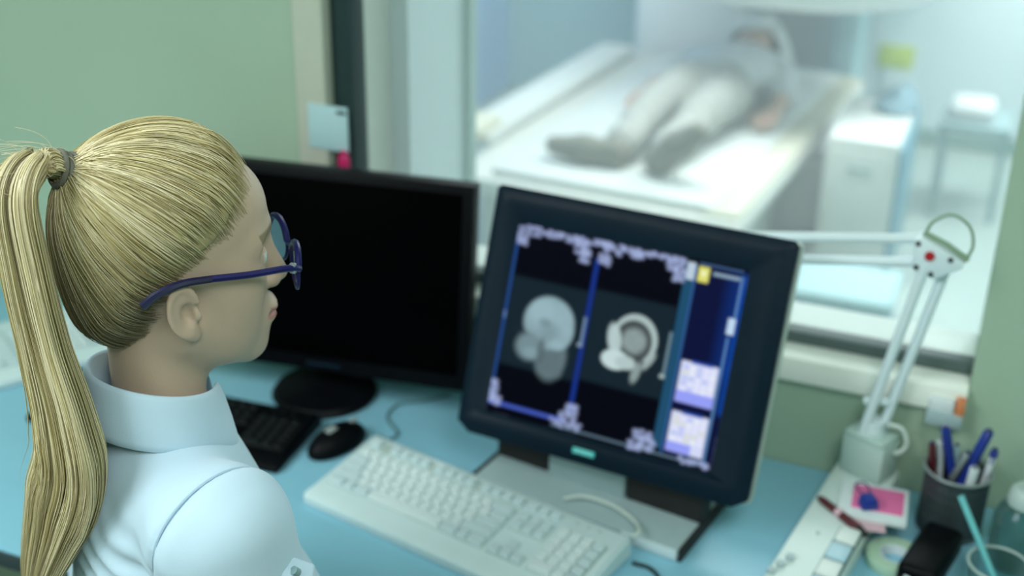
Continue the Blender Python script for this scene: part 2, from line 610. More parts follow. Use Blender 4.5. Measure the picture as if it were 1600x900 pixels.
# tilted local space: x right, -y toward viewer, z up, origin at centre of bezel front
TM = Matrix.Translation((0, -.01, MQ[2] - DZ)) @ Matrix.Rotation(-MTILT, 4, 'X')


def tilted(s):
    bmesh.ops.transform(s.bm, matrix=TM, verts=s.bm.verts)
    return s


SCX, SCZ, SW, SH = -.0098, -.0065, .345, .281
hw, hh = MW / 2, MH / 2


def bezel_mesh():
    # nested outlines from the back edge to the sunken screen edge
    def outl(w0, w1, z0, z1, ch):
        return [(w0 + ch, z0), (w1 - ch, z0), (w1, z0 + ch * .7), (w1, z1 - .006), (w1 - .006, z1), (w0 + .006, z1), (w0, z1 - .006), (w0, z0 + ch * .7)]
    L = [(outl(-hw + .002, hw - .002, -hh + .002, hh - .002, .02), .024), (outl(-hw, hw, -hh, hh, .02), .004),
         (outl(-hw + .004, hw - .004, -hh + .004, hh - .004, .02), 0.0),
         (outl(-hw + .020, hw - .026, -hh + .030, hh - .022, .004), -.001 + .001),
         (outl(SCX - SW / 2, SCX + SW / 2, SCZ - SH / 2, SCZ + SH / 2, .001), .011)]
    V, F = [], []
    for o, y in L:
        V += [(x, y, z) for x, z in o]
    for k in range(len(L) - 1):
        for i in range(8):
            j = (i + 1) % 8
            F.append((k * 8 + i, k * 8 + j, (k + 1) * 8 + j, (k + 1) * 8 + i))
    return S().faces(V, F)


tilted(bezel_mesh()).build('bezel', M['navy'], mon)
sh = S()
sh.box((0, .037, 0), (MW - .002, .030, MH - .004), .008)
sh.box((0, .064, -.01), (MW * .62, .03, MH * .6), .012)
tilted(sh).build('back_shell', M['shell_grey'], mon)


def screen_pixels(U, V):
    """colour (linear) of the workstation display at u,v (0..1, v down)"""
    n = U.shape
    out = np.zeros((*n, 3), np.float32)

    def put(mask, c, a=1.0):
        mk = (np.clip(mask, 0, 1) * a)[..., None]
        out[:] = out * (1 - mk) + np.array(c, np.float32) * mk

    def rect(u0, u1, v0, v1, s=.004):
        return np.clip((U - u0) / s + .5, 0, 1) * np.clip((u1 - U) / s + .5, 0, 1) * np.clip((V - v0) / s + .5, 0, 1) * np.clip((v1 - V) / s + .5, 0, 1)

    asp = SW / SH

    def el(u, v, a, b, s=.12, rot=0.0):
        x = (U - u) * asp
        y = V - v
        c, sn = math.cos(rot), math.sin(rot)
        x, y = x * c + y * sn, -x * sn + y * c
        r = np.sqrt((x / (a * asp)) ** 2 + (y / b) ** 2)
        return np.clip((1 - r) / s + .5, 0, 1)
    put(np.ones(n), (.0015, .002, .005))
    # slightly lifted scan fields
    put(rect(.012, .365, .27, .735, .02), (.007, .016, .024))
    put(rect(.385, .745, .25, .715, .02), (.007, .016, .024))
    # left head: sagittal slice
    nz = .5 + .5 * np.sin(U * 151 + 3 * np.sin(V * 83)) * np.sin(V * 171 + 2 * np.sin(U * 97))
    g1 = np.array((.24, .36, .40))
    hd = np.maximum(el(.212, .475, .113, .135, .16), el(.262, .50, .066, .10, .2))
    put(el(.245, .64, .068, .12, .4), g1 * .50)
    put(rect(.20, .30, .58, .735, .03), g1 * .40)
    put(hd, g1 * .80)
    put(el(.175, .42, .075, .075, .9) * hd, g1 * 1.25, .6)
    put(el(.285, .46, .045, .10, .9) * hd, g1 * 1.15, .5)
    put(el(.225, .52, .05, .045, .9) * hd, g1 * .55, .5)
    put(hd * nz, g1 * 1.25, .30)
    put(el(.195, .475, .028, .022, .6), g1 * .5, .55)
    put(el(.125, .565, .070, .020, .6, .35), (.01, .02, .03), .9)
    put(el(.142, .615, .060, .070, .5), g1 * .62)
    put(el(.155, .645, .036, .030, .7), g1 * .95, .5)
    put(el(.262, .575, .032, .026, .7), g1 * 1.1, .7)
    put(el(.198, .625, .018, .07, .5), g1 * .25, .6)
    # right head: tilted slice with bright skull rim
    g2 = np.array((.36, .46, .46))
    sk = el(.592, .455, .098, .128, .07)
    put(sk, g2 * .95)
    put(el(.588, .465, .080, .106, .10), g2 * .14)
    put(el(.592, .462, .050, .062, .5), g2 * .62, .85)
    put(el(.592, .462, .050, .062, .5) * nz, g2 * .95, .4)
    put(el(.508, .475, .030, .080, .35, -.25), g2 * 1.15, .9)
    put(el(.525, .575, .060, .050, .2), g2 * 1.3)
    put(el(.572, .578, .045, .034, .35), g2 * 1.05)
    put(el(.64, .572, .030, .026, .5, .6), g2 * .10, .9)
    put(el(.668, .545, .014, .052, .5, .55), g2 * .9, .8)
    put(el(.622, .615, .018, .055, .5, .2), g2 * .75, .8)
    # dividers and frame
    put(rect(.000, .013, .08, .93), (.016, .06, .22))
    put(rect(.364, .385, .10, .90), (.008, .028, .20))
    put(rect(.746, .792, .03, .95), (.012, .065, .13))
    put(rect(.786, .794, .03, .97), (.03, .10, .30))
    put(rect(.798, 1.0, .02, .98), (.0035, .006, .035))
    put(rect(.93, 1.0, .04, .55, .06), (.004, .020, .13))
    put(rect(.985, 1.02, .03, .72, .03), (.003, .05, .30))
    put(rect(.974, .983, .04, .27), (.10, .22, .45))
    put(rect(.962, .970, .34, .98), (.10, .24, .50))
    put(rect(.955, .985, .245, .325), (.45, .60, .75))
    put(rect(.0, .35, .935, .955), (.05, .09, .42))
    put(rect(.30, .96, .975, .985), (.10, .16, .22))
    put(rect(.80, .98, .012, .020), (.06, .13, .28))
    # scales
    put(rect(.362, .374, .40, .545), (.14, .22, .32))
    put(rect(.352, .374, .535, .555), (.18, .26, .34))
    put(rect(.732, .744, .375, .60), (.13, .21, .25))
    put(rect(.722, .744, .59, .61), (.30, .40, .40))
    put(rect(.0, .012, .46, .50), (.10, .18, .4))
    # patient header blocks (unreadable at this size)
    r2 = np.random.default_rng(5)
    W1 = (.36, .43, .70)
    for u0, u1, v0, v1 in ((.005, .11, .004, .055), (.11, .20, .010, .040), (.20, .33, .012, .045), (.27, .335, .02, .09), (.30, .335, .07, .13),
                           (.008, .045, .07, .105), (.345, .42, .008, .030), (.385, .48, .012, .060), (.48, .60, .012, .035), (.60, .745, .012, .030),
                           (.385, .425, .075, .12), (.67, .745, .03, .075), (.705, .745, .06, .13), (.52, .56, .03, .055), (.0, .03, .86, .925),
                           (.0, .05, .915, .95), (.335, .405, .885, .945), (.30, .43, .94, .975), (.665, .735, .89, .93), (.69, .755, .925, .985),
                           (.65, .70, .955, .99), (.36, .40, .855, .875), (.87, .99, .965, .99), (.0, .025, .83, .85)):
        k = np.zeros(n)
        for _ in range(26):
            a = r2.uniform(u0, u1)
            b = r2.uniform(v0, v1)
            k = np.maximum(k, rect(a - .009, a + .009, b - .007, b + .007, .012))
        put(k, W1, .8)
    put(rect(.752, .786, .020, .105), (.42, .52, .62))
    # right column
    put(rect(.800, .845, .030, .105), (.62, .62, .14))
    put(rect(.812, .832, .05, .075), (.75, .78, .45))
    put(rect(.86, .97, .045, .062), (.22, .32, .42))
    for v0, v1 in ((.495, .70), (.748, .948)):
        put(rect(.803, .957, v0, v1), (.55, .60, .80))
        h = v1 - v0
        for i in range(5):
            for j in range(5):
                uu = .815 + j * .028
                vv = v0 + .02 + i * h * .13
                c = ((.75, .78, .80), (.62, .64, .50), (.42, .46, .78), (.7, .7, .85))[int(r2.integers(4))]
                put(rect(uu, uu + .021, vv, vv + h * .10), c, .8)
        put(rect(.803, .957 if v0 < .6 else .905, v1 - h * (.28 if v0 < .6 else .24), v1), (.26, .30, .80))
        put(rect(.845, .93, v0 - .008, v0 + .006), (.02, .06, .35))
    return out


nu, nv = 380, 310
uu, vv = np.meshgrid(np.linspace(0, 1, nu), np.linspace(0, 1, nv), indexing='ij')
pc = screen_pixels(uu, vv)
for _ in range(2):                                         # display sharpness of an old panel
    pc = (np.roll(pc, 1, 0) + 2 * pc + np.roll(pc, -1, 0)) / 4
    pc = (np.roll(pc, 1, 1) + 2 * pc + np.roll(pc, -1, 1)) / 4
pc = pc.reshape(-1, 3)
sv = np.stack([SCX - SW / 2 + uu.ravel() * SW, np.full(nu * nv, .0105), SCZ + SH / 2 - vv.ravel() * SH, np.ones(nu * nv)], 1)
sv = (np.array(TM) @ sv.T).T[:, :3]
ii = np.arange(nu * nv).reshape(nu, nv)
sf = np.stack([ii[:-1, :-1], ii[:-1, 1:], ii[1:, 1:], ii[1:, :-1]], -1).reshape(-1, 4)
ms = bpy.data.materials.new('display')
ms.use_nodes = True
nt = ms.node_tree
bb = nt.nodes['Principled BSDF']
bb.inputs['Base Color'].default_value = (.0004, .0005, .0007, 1)
bb.inputs['Roughness'].default_value = .4
bb.inputs['Specular IOR Level'].default_value = .012
at = nt.nodes.new('ShaderNodeAttribute')
at.attribute_name = 'Col'
nt.links.new(at.outputs['Color'], bb.inputs['Emission Color'])
bb.inputs['Emission Strength'].default_value = 1.15
M['display'] = ms
scr = link_mesh('screen', sv, sf, ms, mon, col=pc)
scr['label'] = 'glowing screen with two grey head scans in blue frames'

# maker's plate on the lower bezel
bx, bz = -.0176, -.1655
lg = tilted(S().box((bx, -.0005, bz), (.034, .0025, .0085), .001)).build('badge', M['badge'], mon)
lg['label'] = 'small teal name plate on lower bezel'


def text_mesh(txt, size, m, parent, mx, name='lettering'):
    cu = bpy.data.curves.new('t', 'FONT')
    cu.body = txt
    cu.size = size
    cu.align_x = 'CENTER'
    cu.align_y = 'CENTER'
    cu.extrude = .0003
    to = bpy.data.objects.new('t', cu)
    COL.objects.link(to)
    dg = bpy.context.evaluated_depsgraph_get()
    me = bpy.data.meshes.new_from_object(to.evaluated_get(dg))
    bpy.data.objects.remove(to)
    bpy.data.curves.remove(cu)
    me.transform(mx)
    me.name = name
    me.materials.clear()
    me.materials.append(m)
    o = bpy.data.objects.new(name, me)
    COL.objects.link(o)
    o.parent = parent
    return o


text_mesh('SIEMENS', .0075, M['badge_text'], lg, TM @ Matrix.Translation((bx, -.0022, bz)) @ Matrix.Rotation(PI / 2, 4, 'X'))
# stand: base plate, neck, black blocks standing in for shade under the bezel
RB = Matrix.Translation((-.010, -.010, 0)) @ Matrix.Rotation(-.073, 4, 'Z')
S().box((0, 0, .010), (.332, .19, .020), .004, mx=RB).build('base_plate', M['stand_grey'], mon)
S().box((.122, -.0955, .0095), (.084, .004, .016), .001, mx=RB).build('base_front_lip', M['stand_white'], mon)
S().box((-.014, -.012, .060), (.126, .03, .085), .004, mx=RB).build('neck', M['stand_grey'], mon)
for x, wd in ((-.122, .088), (.110, .118)):
    S().box((x, -.008, .0425), (wd, .034, .045), .003, mx=RB).build('recess_shade_block', M['black_part_shade'], mon)
S().box((0, .045, .13), (.10, .035, .24), .006, mx=RB).build('neck_back', M['shell_grey'], mon)
for x in (-.1685, .1685):
    S().box((x, -.004, .0105), (.005, .182, .021), .001, mx=RB).build('base_edge_trim', M['black_part_shade'], mon)

# ================================================================== BLACK MONITOR
bm_ = thing('monitor', 'switched-off black monitor standing behind the blonde woman\'s face', 'monitor', (-.985, 1.612, DZ), .129)
TB = Matrix.Translation((0, -.026, .234)) @ Matrix.Rotation(-.119, 4, 'X')


def tiltb(s):
    bmesh.ops.transform(s.bm, matrix=TB, verts=s.bm.verts)
    return s


tiltb(S().box((0, .0175, 0), (.522, .035, .334), .004)).build('housing', M['black'], bm_)
tiltb(S().box((0, -.0005, .006), (.486, .003, .292), .001)).build('screen', M['black_screen'], bm_)
tiltb(S().box((.02, -.001, -.154), (.06, .002, .006), .0005)).build('control_strip', M['navy'], bm_)
S().cyl((0, .045, .012), (0, .03, .14), .022, seg=24).build('neck', M['black'], bm_)
S().lathe([(0, 0), (.085, 0), (.088, .006), (.082, .014), (.05, .022), (.03, .03), (0, .03)], (0, 0, 0), 40).build('round_base', M['black'], bm_)

# ================================================================== KEYBOARDS
KEYMESH = {}


def key_mesh(wd, dp, m, hgt):
    k = (round(wd, 4), round(dp, 4), m.name, hgt)
    if k not in KEYMESH:
        t = bmesh.new()
        a = [t.verts.new((x * wd / 2, y * dp / 2, 0)) for x, y in ((-1, -1), (1, -1), (1, 1), (-1, 1))]
        b = [t.verts.new((x * (wd / 2 - .0022), y * (dp / 2 - .0022) + .0008, hgt)) for x, y in ((-1, -1), (1, -1), (1, 1), (-1, 1))]
        t.faces.new(a[::-1])
        t.faces.new(b)
        for i in range(4):
            t.faces.new([a[i], a[(i + 1) % 4], b[(i + 1) % 4], b[i]])
        bmesh.ops.bevel(t, geom=[e for e in t.edges], offset=.0007, segments=1, affect='EDGES')
        me = bpy.data.meshes.new('key')
        t.to_mesh(me)
        t.free()
        me.materials.append(m)
        KEYMESH[k] = me
    return KEYMESH[k]


def key_layout():
    """(x, row, w) in key units; row 0 is the space-bar row"""
    K = []
    x = 0
    for wd in (1.5, 1, 1.5, 7, 1.5, 1, 1.5):
        K.append((x + wd / 2, 0, wd))
        x += wd
    for r, first, n, last in ((1, 2.25, 10, 2.75), (2, 1.75, 11, 2.25), (3, 1.5, 12, 1.5), (4, 1, 12, 2)):
        x = first
        K.append((first / 2, r, first))
        for i in range(n):
            K.append((x + .5, r, 1))
            x += 1
        K.append((x + last / 2, r, last))
    for x in [.5] + [2.5 + i for i in range(4)] + [7 + i for i in range(4)] + [11.5 + i for i in range(4)]:
        K.append((x, 5.35, 1))
    for i in range(3):
        K.append((15.9 + i, 5.35, 1))
        K.append((15.9 + i, 4, 1))
        K.append((15.9 + i, 3, 1))
        K.append((15.9 + i, 0, 1))
    K.append((16.9, 1, 1))
    for r in (1, 2, 3, 4):
        for i in range(3):
            K.append((19.4 + i, r, 1))
    K.append((19.9, 0, 2))
    K.append((21.4, 0, 1))
    K.append((22.4, 4, 1))
    K.append((22.4, 3, 1))
    K.append((22.4, 2, 1))
    K.append((22.4, 1, 1))
    K.append((22.4, 0, 1))
    return K


def keyboard(label, loc, rz, mcase, mkey, mgrey, mwell, wd=.452, dp=.168, hf=.018, hb=.036, lip=.018):
    root = thing('keyboard', label, 'keyboard', loc, rz)
    # origin: front-left corner on the desk; wedge case
    s = S()
    prof = [(0.0, .002), (0.0, hf - .005), (.006, hf), (.03, hf + .002), (dp - .012, hb), (dp - .003, hb - .003), (dp, hb - .012), (dp, .002)]
    V = [(0, y, z) for y, z in prof] + [(wd, y, z) for y, z in prof]
    n = len(prof)
    F = [list(range(n))[::-1], [n + i for i in range(n)]] + [(i, (i + 1) % n, n + (i + 1) % n, n + i) for i in range(n)]
    s.faces(V, F)
    es = [e for e in s.bm.edges if abs(e.verts[0].co.x - e.verts[1].co.x) < 1e-6]
    bmesh.ops.bevel(s.bm, geom=es, offset=.0035, segments=2, affect='EDGES')
    s.build('case', mcase, root)
    slope = math.atan2(hb - hf - .002, dp - .042)
    zt = lambda y: hf + .002 + (y - .03) * math.tan(slope)
    pitch = (wd - .030) / 22.9
    y0 = lip + .020
    py = min(.0188, (dp - y0 - .030) / 5.6)
    # sunken wells (dark gaps between keys)
    for xa, xb, ra, rb in ((0, 15, -.5, 4.5), (15.4, 18.4, -.5, .5), (15.4, 18.4, 2.5, 4.5), (18.9, 22.9, -.5, 4.5), (0, 15, 4.85, 5.85)):
        ya, yb = y0 + (ra + .5) * py, y0 + (rb + .5) * py
        xm = .015 + (xa + xb) / 2 * pitch
        ym = (ya + yb) / 2
        S().box((xm, ym, zt(ym) - .0015), ((xb - xa) * pitch + .001, (yb - ya) + .001, .004), 0, rot=(slope, 0, 0)).build('key_well', mwell, root)
    for i, (kx, r, kw) in enumerate(key_layout()[:100]):
        letter = (kw == 1 and r in (1, 2, 3, 4) and kx < 14) or kw == 7 or (kx > 18.5 and kx < 22 and r <= 4)
        me = key_mesh(kw * pitch - .0012, py - .0012, mkey if letter else mgrey, .0075)
        o = bpy.data.objects.new('key', me)
        COL.objects.link(o)
        o.parent = root
        y = y0 + (r + .5) * py
        o.location = (.015 + kx * pitch, y, zt(y))
        o.rotation_euler = (slope, 0, 0)
    rest = S()
    for kx, r, kw in key_layout()[100:]:
        y = y0 + (r + .5) * py
        rest.box((.015 + kx * pitch, y, zt(y) + .0035), (kw * pitch - .003, py - .003, .007), .001, 1, rot=(slope, 0, 0))
    ro = rest.build('key', mgrey, root)
    ro['kind'] = 'stuff'
    lx = S()
    for i in range(3):
        lx.box((.015 + (19.6 + i * .95) * pitch, dp - .020, zt(dp - .020) + .0004), (.005, .0025, .001), 0, rot=(slope, 0, 0))
    lx.build('indicator_light', mwell, root)
    return root


KR = math.radians(-12.2)
keyboard('beige full-size keyboard lying in front of the lit scan monitor', (-.856, 1.322, DZ), KR, M['kb_case'], M['kb_key'], M['kb_grey'], M['kb_well'])
keyboard('black keyboard in front of the switched-off monitor', (-1.374, 1.338, DZ), math.radians(4), M['black'], M['bk_key'], M['bk_key'], M['black_part_shade'], wd=.45, dp=.150, hf=.014, hb=.026)
keyboard('pale keyboard on the desk at far left behind the ponytail', (-1.60, 1.215, DZ), math.radians(58), M['kb_case'], M['kb_key'], M['kb_grey'], M['kb_well'], wd=.42, dp=.20, hf=.016, hb=.03)

# mouse
mo = thing('mouse', 'black computer mouse between the black and beige keyboards', 'mouse', (-.884, 1.475, DZ), math.radians(-18))
v, f = surface_nets(lambda P: smax(ell(P, (0, 0, .004), (.030, .056, .034)), -P[..., 2] + .0015, .004), (-.04, -.065, -.003), (.04, .065, .045), .0025)
link_mesh('body', relax(v, f), f, M['black'], mo, smooth=True)
S().box((0, .034, .031), (.006, .016, .010), .003).build('wheel', M['grey_label'], mo)
S().box((0, -.012, .0368), (.013, .018, .0015), .0007, rot=(.1, 0, 0)).build('badge', M['grey_label'], mo)


# cables
def cable(name, label, pts, r, m):
    P = smooth_path(pts, 40)
    b = P[0].copy()
    return tag(S().tube(P - b, r, 8).build(name, m, None, loc=tuple(b)), label, 'cable')


cable('cable', 'white keyboard cable curling behind the beige keyboard', [(-.50, 1.448, DZ + .026), (-.475, 1.462, DZ + .028), (-.43, 1.458, DZ + .028), (-.39, 1.434, DZ + .028), (-.375, 1.405, DZ + .034), (-.380, 1.392, DZ + .033)], .0028, M['cable_white'])
cable('cable', 'dark cable leaving the right end of the beige keyboard', [(-.372, 1.372, DZ + .006), (-.345, 1.372, DZ + .003), (-.325, 1.345, DZ + .003), (-.318, 1.29, DZ + .003), (-.32, 1.20, DZ + .003), (-.34, 1.09, DZ + .003)], .0028, M['cable_black'])
cable('cable', 'thin grey cable on the desk between the two monitors', [(-.79, 1.69, DZ + .003), (-.82, 1.655, DZ + .003), (-.855, 1.625, DZ + .003), (-.852, 1.58, DZ + .003), (-.815, 1.545, DZ + .003), (-.82, 1.52, DZ + .003), (-.84, 1.528, DZ + .003)], .0022, M['cable_grey'])

# ================================================================== SWING ARM LAMP
LX, LYp = -.110, 1.680
lamp = thing('desk_lamp', 'white swing-arm lamp whose arms reach behind the lit monitor', 'lamp', (LX, LYp, DZ))


def lw(x, z, y=0.0):           # world x,z -> lamp local
    return (x - LX, y, z - DZ)


b_ = S()
b_.prism([(-.034, .037), (.034, .037), (.034, .098), (-.034, .098)], -.024, .024, .004, Matrix.Rotation(math.radians(-24), 4, 'Z'))
b_.build('clamp_box', M['lamp_box'], lamp)
S().box((0, 0, .101), (.064, .05, .008), .003, rot=(0, 0, math.radians(-24))).build('box_lid', M['lamp_box'], lamp)
S().cyl((0, 0, .105), (0, 0, .125), .016, seg=20).build('swivel', M['lamp'], lamp)
J = (-.063, 1.144)
A0 = (-.113, .872)
for dx, dy in ((-.011, -.010), (.013, .008)):
    S().tube([lw(A0[0] + dx, A0[1] - .02, dy), lw(J[0] + dx * 1.15, J[1] - .012, dy)], .0075, 10).build('lower_rod', M['lamp'], lamp)
S().tube([lw(A0[0] - .016, A0[1] + .03, 0), lw(A0[0] + .018, A0[1] + .036, 0)], .006, 8).build('spring_pin', M['lamp'], lamp)
pl = [(-.032, .022), (-.022, .026), (.036, -.002), (.034, -.010), (.002, -.032), (-.028, -.024)]
S().prism([(J[0] + a - LX, J[1] + b - DZ) for a, b in pl], -.016, .014, .002).build('joint_plate', M['lamp'], lamp)
S().tube([lw(J[0] - .022, J[1] + .029, -.004), lw(J[0] + .01, J[1] + .017, -.004), lw(J[0] + .04, J[1] + .0, -.004)], .004, 8).build('joint_strap', M['lamp_green'], lamp)
S().cyl(lw(J[0] - .009, J[1] + .002, -.0155), lw(J[0] - .009, J[1] + .002, -.019), .0065, seg=18).build('red_cap', M['red'], lamp)
for a, b in ((-.026, .017), (.018, .001), (-.024, -.017), (-.004, -.024)):
    S().cyl(lw(J[0] + a, J[1] + b, -.0155), lw(J[0] + a, J[1] + b, -.018), .0035, seg=12).build('screw', M['screw'], lamp)
for dz, sl in ((.020, .006), (-.014, .006)):
    S().tube([lw(J[0] - .016, J[1] + dz, -.002), lw(-.42, J[1] + dz - .052, -.006)], .0068, 10).build('upper_rod', M['lamp'], lamp)
arc = [lw(J[0] - .020, J[1] + .027, 0), lw(J[0] - .012, J[1] + .045, 0), lw(J[0] + .010, J[1] + .058, 0), lw(J[0] + .034, J[1] + .045, 0), lw(J[0] + .042, J[1] + .018, 0), lw(J[0] + .034, J[1] - .006, 0)]
S().tube(smooth_path(arc, 30), .0022, 8).build('cord_loop', M['lamp_green'], lamp)
arc = [lw(A0[0] + .022, A0[1] + .005, -.01), lw(A0[0] + .043, A0[1] + .002, -.01), lw(A0[0] + .052, A0[1] - .022, -.01), lw(A0[0] + .040, A0[1] - .040, -.008), lw(A0[0] + .022, A0[1] - .034, -.004)]
S().tube(smooth_path(arc, 30), .0032, 8).build('cord', M['cable_white'], lamp)
S().box(lw(-.46, J[1] - .055, -.006), (.10, .022, .045), .006).build('lamp_head', M['lamp'], lamp)

# ================================================================== RIGHT-HAND CLUTTER
# intercom console: long white box running toward the viewer
con = thing('intercom_console', 'long white intercom box with square buttons at the right end of the desk', 'intercom', (-.134, 1.515, DZ), math.radians(-7.6))
S().box((0, 0, .018), (.088, .39, .036), .004).build('body', M['console'], con)
S().box((-.026, .175, .0375), (.026, .028, .004), .001).build('corner_cap', M['lamp_box'], con)
for y, m_ in ((-.010, 'console_btn'), (-.052, 'console_btn_blue'), (-.094, 'console_btn'), (-.136, 'console_btn_blue')):
    S().box((.026, y, .0385), (.028, .035, .008), .002).build('button', M[m_], con)
S().box((.026, -.073, .0362), (.032, .172, .002), .0005).build('button_well', M['console_gap'], con)
for y in (-.095, -.115, -.135):
    S().cyl((-.032 + (y + .115) * .3, y, .036), (-.032 + (y + .115) * .3, y, .042), .006, seg=12).build('knob', M['stand_grey'], con)
S().cyl((-.012, -.02, .036), (-.012, -.02, .0372), .003, seg=10).build('screw', M['stand_grey'], con)

# note block with pink sheet
nb = thing('note_block', 'white paper block with a pink top sheet in front of the lamp box', 'note pad', (-.089, 1.592, DZ + .0375), math.radians(4))
S().box((0, 0, .004), (.094, .088, .008), .0015).build('block', M['paper'], nb)
S().box((.006, .004, .0086), (.070, .060, .0012), .0004).build('pink_sheet', M['pink'], nb)
S().box((-.005, -.050, .0006), (.05, .030, .0012), .0004, rot=(0, 0, .1)).build('loose_sheet', M['pale_pink'], nb)

# blue clip on the pink sheet
bc = thing('binder_clip', 'dark blue clip lying on the pink note sheet', 'clip', (-.094, 1.572, DZ + .0472), math.radians(30))
S().prism([(-.013, 0), (.013, 0), (.009, .017), (-.009, .017)], -.011, .011, .003).build('body', M['blue'], bc)
S().tube(smooth_path([(-.007, .008, .014), (-.011, .026, .020), (0, .030, .021), (.006, .024, .019), (.006, .008, .014)], 18), .0013, 6).build('wire_handle', M['blue_dark'], bc)

# maroon pen across console and block
pn = thing('pen', 'maroon pen lying across the white intercom box by the pink sheet', 'pen', (-.122, 1.542, DZ + .0385), math.radians(-39))
S().cyl((-.046, 0, .004), (.030, 0, .002), .0052, .0068, 14, .001).build('barrel', M['maroon'], pn)
S().cyl((.030, 0, .002), (.046, 0, .0015), .0062, .0035, 14).build('tip', M['black_part_shade'], pn)
S().cyl((-.014, 0, .0033), (-.004, 0, .003), .0066, .0068, 14).build('ring', M['pale_pink'], pn)
S().cyl((-.052, 0, .004), (-.046, 0, .004), .003, .0045, 12).build('push_button', M['maroon'], pn)

# tape roll
tr = tag(S().lathe([(.022, 0), (.038, 0), (.039, .002), (.039, .014), (.038, .016), (.022, .016), (.021, .014), (.021, .002), (.022, 0)], (0, 0, 0), 36).build('tape_roll', M['green_tape'], None, loc=(-.046, 1.522, DZ)), 'pale green roll of tape between the intercom box and the black handset', 'tape roll')
S().lathe([(.019, .001), (.0208, .001), (.0208, .0155), (.019, .0155), (.019, .001)], (0, 0, 0), 30).build('core', M['paper'], tr)

# black handset
hs = thing('handset', 'black cordless handset lying in front of the pen cup', 'handset', (-.004, 1.512, DZ), math.radians(-12))
S().box((0, .012, .021), (.054, .125, .038), .010, 3).build('body', M['black'], hs)
S().box((0, -.062, .014), (.046, .04, .024), .008, 3).build('mouthpiece', M['black'], hs)
for i, (x, y) in enumerate(((-.010, -.056), (.004, -.058), (-.006, -.070), (.008, -.071))):
    S().box((x, y, .0265), (.008, .006, .003), .001).build('key', M['stand_white'], hs)

# pen cup
CUPX, CUPY, CUPR, CUPH = .014, 1.640, .0455, .098
cup = thing('pen_cup', 'dark wire-mesh pen cup full of pens against the green wall', 'pen cup', (CUPX, CUPY, DZ))
s = S()
N_ = 34
for i in range(N_):
    a = 2 * PI * i / N_
    for sg in (-1, 1):
        pts = [((CUPR - .002) * math.cos(a + sg * t * .55), (CUPR - .002) * math.sin(a + sg * t * .55), .003 + t * (CUPH - .005)) for t in np.linspace(0, 1, 7)]
        s.tube(pts, .0009, 4)
s.build('wire_mesh', M['mesh_metal'], cup)
S().lathe([(0, 0), (CUPR, 0), (CUPR, .004), (CUPR - .002, .006), (0, .004)], (0, 0, 0), 40).build('bottom', M['mesh_metal'], cup)
S().lathe([(CUPR - .0035, .003), (CUPR - .003, .003), (CUPR - .003, CUPH - .004), (CUPR - .0035, CUPH - .004), (CUPR - .0035, .003)], (0, 0, 0), 40).build('liner', M['mesh_metal'], cup)
ring = [((CUPR) * math.cos(t), CUPR * math.sin(t), CUPH) for t in np.linspace(0, 2 * PI, 40, endpoint=False)]
S().tube(ring, .0024, 8, True).build('rim', M['rim_metal'], cup)


def pen(label, base, top, barrel, capm, r=.0045, cap_len=.03, clip=True):
    base, top = np.array(base, float), np.array(top, float)
    d_ = (top - base) / np.linalg.norm(top - base)
    o = thing('pen', label, 'pen', tuple(base), 0, 'pens in the wire cup')
    L = np.linalg.norm(top - base)
    S().cyl((0, 0, 0), tuple(d_ * (L - cap_len)), r * .8, r, 12).build('barrel', barrel, o)
    S().cyl(tuple(d_ * (L - cap_len)), tuple(d_ * (L - .003)), r * 1.12, r * 1.05, 12, .0008).build('cap', capm, o)
    S().cyl(tuple(d_ * (L - .004)), tuple(d_ * L), r * .8, r * .6, 12).build('end_plug', M['blue_dark'] if capm is not M['pen_white'] else M['rim_metal'], o)
    if clip:
        off = np.array([0, -1.0, .2]) * r * 1.5
        S().tube([tuple(d_ * (L - .004) + off * .7), tuple(d_ * (L - .010) + off), tuple(d_ * (L - cap_len - .008) + off)], .0012, 6).build('clip', capm, o)
    return o


z0 = DZ + .007
cw = lambda x, y, z: (CUPX + x, CUPY + y, DZ + z)
pen('thick blue pen leaning left in the wire cup', cw(.014, .004, .008), cw(-.028, .010, .155), M['blue'], M['blue'], .0062, .04)
pen('thick blue marker leaning right, tallest in the wire cup', cw(-.012, -.012, .008), cw(.030, .006, .165), M['blue'], M['blue'], .0066, .05)
pen('white pen with blue end at the right side of the wire cup', cw(.026, -.010, .008), cw(.042, .012, .135), M['pen_white'], M['blue'], .0052, .014)
pen('white pen with rounded top in the front of the wire cup', cw(.012, -.022, .008), cw(.020, -.026, .122), M['pen_white'], M['pen_white'], .0062, .04)
pen('maroon capped pen at the left side of the wire cup', cw(-.022, .0, .008), cw(-.041, .006, .128), M['maroon'], M['maroon'], .0048, .03)
pen('white pen beside the maroon pen in the wire cup', cw(-.016, .012, .008), cw(-.031, .018, .130), M['pen_white'], M['pen_white'], .0048, .03)
pen('grey and black pen leaning across the middle of the wire cup', cw(-.028, -.008, .008), cw(.008, -.004, .130), M['black_part_shade'], M['rim_metal'], .005, .05)
pen('pale blue pen at the back of the wire cup', cw(.0, .024, .008), cw(-.008, .032, .118), M['paper_blue'], M['paper_blue'], .0045, .02)

